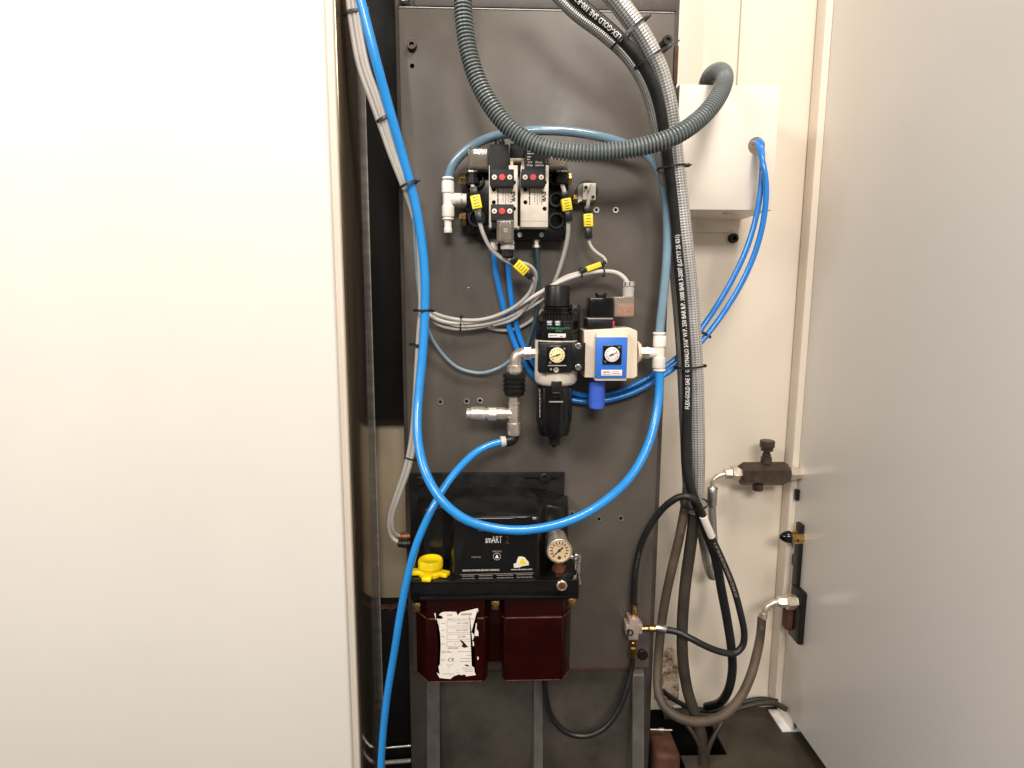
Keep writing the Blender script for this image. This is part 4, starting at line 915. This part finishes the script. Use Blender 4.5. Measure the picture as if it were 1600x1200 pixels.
# connectors with yellow tags
def connector(a, b_, ta, tb_, label, flat=False):
    A, Bq = P(*a), P(*b_)
    root = thing('tagged_connector', label, 'connector', Bq, 'yellow-tagged cable connectors')
    dv = (Bq - A); L = dv.length; t = dv.normalized(); y = Vector((0, -1, 0)); y = (y - t * y.dot(t)).normalized(); n = t.cross(y)
    R = Matrix((n, y, t)).transposed()
    def bxx(s0, s1, hw, hd, name, m, par=None):
        c = A + dv * ((s0 + s1) / 2)
        return B().boxw(c.x - hw, c.x + hw, c.y - hd, c.y + hd, c.z - L * (s1 - s0) / 2, c.z + L * (s1 - s0) / 2, min(hw, hd) * .3, 2, R).build(name, m, root if par is None else par)
    k = .55 if flat else 1
    bxx(0, ta, .0048 * k, .0040, 'tie_head', 'tie'); bxx(.05, .95, .0030 * k, .0030, 'sleeve', 'tie'); bxx(tb_, 1, .0044 * k, .0038, 'tie_head', 'tie')
    tg_ = bxx(ta + .02, tb_ - .02, .0064 * k, .0046, 'tag', 'yellow')
    c = A + dv * ((ta + tb_) / 2); b2 = B(); l2 = L * (tb_ - ta)
    if not flat:
        for q in (-.3, -.1, .1, .3):
            p0 = c + t * l2 * q + y * .00475; w_ = random.uniform(.0024, .0036)
            b2.raw([p0 - n * w_ - t * .0004, p0 + n * w_ - t * .0004, p0 + n * w_ + t * .0004, p0 - n * w_ + t * .0004], [(0, 1, 2, 3)])
        b2.build('tag_print', 'darkprint', tg_, smooth=0)
connector((739.5, 293, 53), (750, 346, 57), .22, .66, 'yellow-tagged black connector hanging over the left end of the manifold')
connector((882, 300, 50), (889.5, 346, 48), .20, .66, 'yellow-tagged black connector hanging over the right end of the manifold')
connector((917.5, 322, 28), (920, 373, 28), .22, .66, 'yellow-tagged black connector below the silver pressure switch')
connector((799, 404, 60), (831, 434, 54), .20, .74, 'yellow-tagged connector slanting below the bottom plug of the manifold')
connector((946, 410, 36), (906, 424.5, 42), .18, .78, 'slim yellow-tagged connector lying along the cables above the regulator', flat=True)
# hydraulic hoses
HA = [(905, -70, 98), (938, -28, 96), (972, 12, 92), (1004, 58, 86), (1028, 106, 78), (1042, 155, 68), (1050, 205, 58), (1056, 260, 50), (1063, 320, 44), (1070, 385, 38), (1077, 450, 32), (1082, 515, 28), (1086, 580, 24), (1088, 650, 20), (1089, 715, 18), (1090, 770, 16), (1094, 815, 10), (1104, 862, 6), (1112, 893, 6), (1117, 903, 10), (1120, 893, 16), (1117, 862, 20), (1114, 825, 20), (1112.3, 786, 20)]
hz = hose('hydraulic_hose', 'thick steel-braided hose, outermost of the bundle right of the plate', 'hose', HA[:15] + [(1088, 762, 12), (1086, 800, 8)], 11.5, 'braid', seg=20)
HB = [(835, -70, 100), (876, -28, 99), (915, 12, 97), (955, 46, 94), (990, 82, 90), (1014, 120, 84), (1029, 162, 74), (1038, 210, 64), (1045, 258, 56), (1052, 310, 50), (1058, 370, 44), (1064, 440, 38), (1069, 505, 34), (1073, 560, 30), (1074, 620, 26), (1072, 680, 24), (1072, 725, 26), (1079, 762, 28), (1091, 795, 26), (1103, 830, 18), (1118, 872, 12), (1127, 920, 8), (1136, 968, 4), (1143, 1015, 0), (1144, 1050, -8), (1138, 1078, -20), (1124, 1098, -50), (1104, 1104, -80)]
hb = hose('hydraulic_hose', 'black hose with white lettering in the middle of the bundle', 'hose', HB, 6.8, 'rubber', seg=18)
pb = pth(HB)
cB = catmull(pb, .004); acc = 0; best = None
def arc_at(tgt):
    acc = 0; best = None
    for i in range(1, len(cB)):
        acc += (cB[i] - cB[i - 1]).length; dd = (cB[i] - tgt).length
        if best is None or dd < best[0]: best = (dd, acc)
    return best
best = arc_at(P(1073, 640, 26))
text_on_tube('FLEX-GOLD SAE 100-R7-R10  DYNALO 3/16"', pb, .0068, arc_at(P(972, 62, 92))[1], 6.0, 'print', hb, flip=True, stretch=.8)
text_on_tube('FLEX-GOLD SAE 1  GJ DYNALO 3/16" W.P. 250 BAR B.P. 1000 BAR 3-2007 (LOTY7 25 031)', pb, .0068, best[1], 5.6, 'print', hb, flip=True, stretch=.79)
hose('hydraulic_hose', 'thin dull braided hose on the inner side of the bundle', 'hose',
     [(815, -60, 92), (856, -20, 92), (898, 22, 91), (942, 55, 88), (978, 88, 84), (1003, 126, 78), (1018, 168, 68), (1027, 215, 56), (1034, 262, 42), (1043, 320, 28), (1050, 380, 24), (1055, 440, 22), (1061, 510, 18), (1065, 570, 16), (1068, 640, 10), (1071, 710, 4), (1074, 770, 0)], 6.6, 'braid2', seg=18)
hose('hydraulic_hose', 'braided hose making a tight U-turn down from the needle valve ferrule', 'hose',
     [(1112.3, 786, VD), (1114, 825, VD), (1116.5, 862, VD), (1117, 892, VD + 5), (1113, 902, VD + 13), (1107, 890, VD + 20), (1099, 850, -12), (1090, 806, -8), (1084, 770, -6)], 6.2, 'braid2', seg=18)
hd = [(990.5, 952, 12), (990.5, 925, 12), (993, 890, 14), (1002, 850, 18), (1020, 815, 26), (1044, 787, 40), (1068, 775, 50), (1086, 782, 52), (1098, 804, 46), (1110, 835, 38), (1128, 874, 32), (1146, 918, 30), (1157, 958, 30), (1163, 990, 30), (1160, 1010, 30), (1148, 1021, 32), (1132, 1020, 34), (1108, 1012, 34), (1082, 999, 30), (1060, 988, 22), (1040, 983.5, 16)]
ho = hose('hydraulic_hose', 'black rubber hose looping from the cross block up over the bundle and back', 'hose', hd, 4.9, 'rubber', seg=16)
pd = pth(hd); cD = catmull(pd, .004); tot = sum((cD[i] - cD[i - 1]).length for i in range(1, len(cD)))
text_on_tube('R 1/8" 1SN EN 853 DN6 DYNAFLEX 225 BAR 3-07', pd, .0049, tot * .50, 3.6, 'greyprint', ho, stretch=.9)
text_on_tube('- - - -  -- - -', pd, .0049, tot * .115, 3.0, 'greyprint', ho, stretch=1.3)
c_ = P(1103, 822, 44)
B().tube(pth([(1099, 807, 47.2), (1105, 822, 44.2), (1112, 838, 39.2)]), .0055, 14, .003).build('white_sleeve', 'paper', ho)
hose('hydraulic_hose', 'dust-brown thick hose bowing down and up to the manifold elbow', 'hose',
     [(1074, 762, 4), (1070, 795, 6), (1061, 842, 8), (1049, 892, 2), (1039, 940, -6), (1032, 990, -8), (1028, 1040, -2), (1028, 1078, 14), (1038, 1104, 30), (1062, 1122, 44), (1095, 1128, 46), (1128, 1119, 42), (1154, 1094, 36), (1173, 1056, 16), (1184, 1015, -8), (1189, 985, MD + 6), (1190.5, 964, MD)], 6.9, 'dusty', seg=18)
hose('hydraulic_hose', 'thick dirty dark hose running straight down into the deck slot', 'hose',
     [(1088, 770, 10), (1085, 805, 7), (1078, 860, 3), (1070, 920, 0), (1066, 980, -2), (1067, 1030, -4), (1074, 1078, -4), (1086, 1116, 0), (1096, 1150, 4), (1100, 1195, 4), (1101, 1230, 0)], 8.6, 'dirty', seg=18)
for pl, lbl in (([(1056, 1112, -10), (1072, 1130, 0), (1087, 1152, 8), (1096, 1172, 10), (1099, 1200, 6)], 'dark pipe slanting from the left into the deck slot'), ([(1136, 1112, -10), (1128, 1128, 0), (1116, 1150, 8), (1107, 1170, 10), (1104, 1200, 6)], 'dark pipe slanting from the right into the deck slot')):
    hose('drain_pipe', lbl, 'pipe', pl, 3.6, 'dirty', seg=12)
hose('floor_hose', 'black hose lying along the wall foot behind the bracket', 'hose', [(1036, 1080, -96), (1052, 1092, -96), (1074, 1104, -96), (1100, 1110, -90), (1130, 1108, -96), (1160, 1098, -100), (1190, 1092, -100), (1215, 1096, -96)], 4.2, 'rubber')
hose('floor_hose', 'dirty hose lying on the deck along the wall towards the housing', 'hose', [(1140, 1112, -92), (1165, 1104, -94), (1188, 1099, -90), (1210, 1099, -80), (1228, 1108, -60)], 4.5, 'dirty')
hose('power_cable', 'black cable hanging in a U from under the pump to the cross block', 'cable',
     [(850, 1040, 40), (851, 1070, 36), (854, 1095, 30), (864, 1124, 26), (886, 1145, 26), (914, 1150, 28), (944, 1138, 28), (968, 1106, 24), (982, 1066, 16), (988, 1038, 12), (989, 1016, 12)], 4.2, 'rubber')

# ================================================================== cable ties
tie(552.5, 19, 81, 78, 12.5, 5, 'black tie round the cable bundle at its upper end')
tie(599, 186, 68, 62, 8.5, 5, 'black tie round the grey cables beside the black gap')
tie(638, 289, 55, 66, 12, 9, 'black tie holding the cable bundle to the thick blue tube above the manifold tee', tail=3)
tie(661, 485, 44, 90, 12, 14, 'black tie where the grey cables branch off towards the valves', tail=3)
tie(650, 539, 44, 97, 8, 5, 'white-collared black tie on the two grey cables below the branch', tail=0)
tie(641, 716, 55, 104, 7.5, 4.5, 'thin black tie on the two grey cables above the pump', tail=0, wid=.9)
tie(720, 506, 21, 5, 9, 6, 'black tie round the sagging cables left of the regulator', tail=3, wid=.9)
tie(908, 427, 37, -8, 5, 6, 'small black tie at the left end of the slim tagged connector', tail=3, wid=.9)
tie(943, 422, 36, 0, 5, 6, 'small black tie at the right end of the slim tagged connector', tail=3, head=-1, wid=.9)
tie(983, 52, 91, 50, 27, 13, 'black tie round the hose bundle at the top of the plate', wid=1.4)
tie(1017, 92, 84, 58, 24, 14, 'black tie fixing the hose bundle to the standoff bolt', wid=1.4, tail=14)
tie(1050, 262, 50, 82, 19, 15, 'black tie round bundle and blue-grey tube under the conduit', wid=1.3)
tie(1076, 573, 25, 86, 20, 14, 'black tie round the hose bundle level with the right white tee', wid=1.3, tail=4)
tie(1098, 520, 2, 120, 8.5, 6, 'black tie joining the two blue tubes right of the hose bundle', head=1, tail=4)
tie(1084, 786, 22, 80, 18, 26, 'black tie gathering the hoses where the rubber hose arches over', wid=1.3, tail=3)
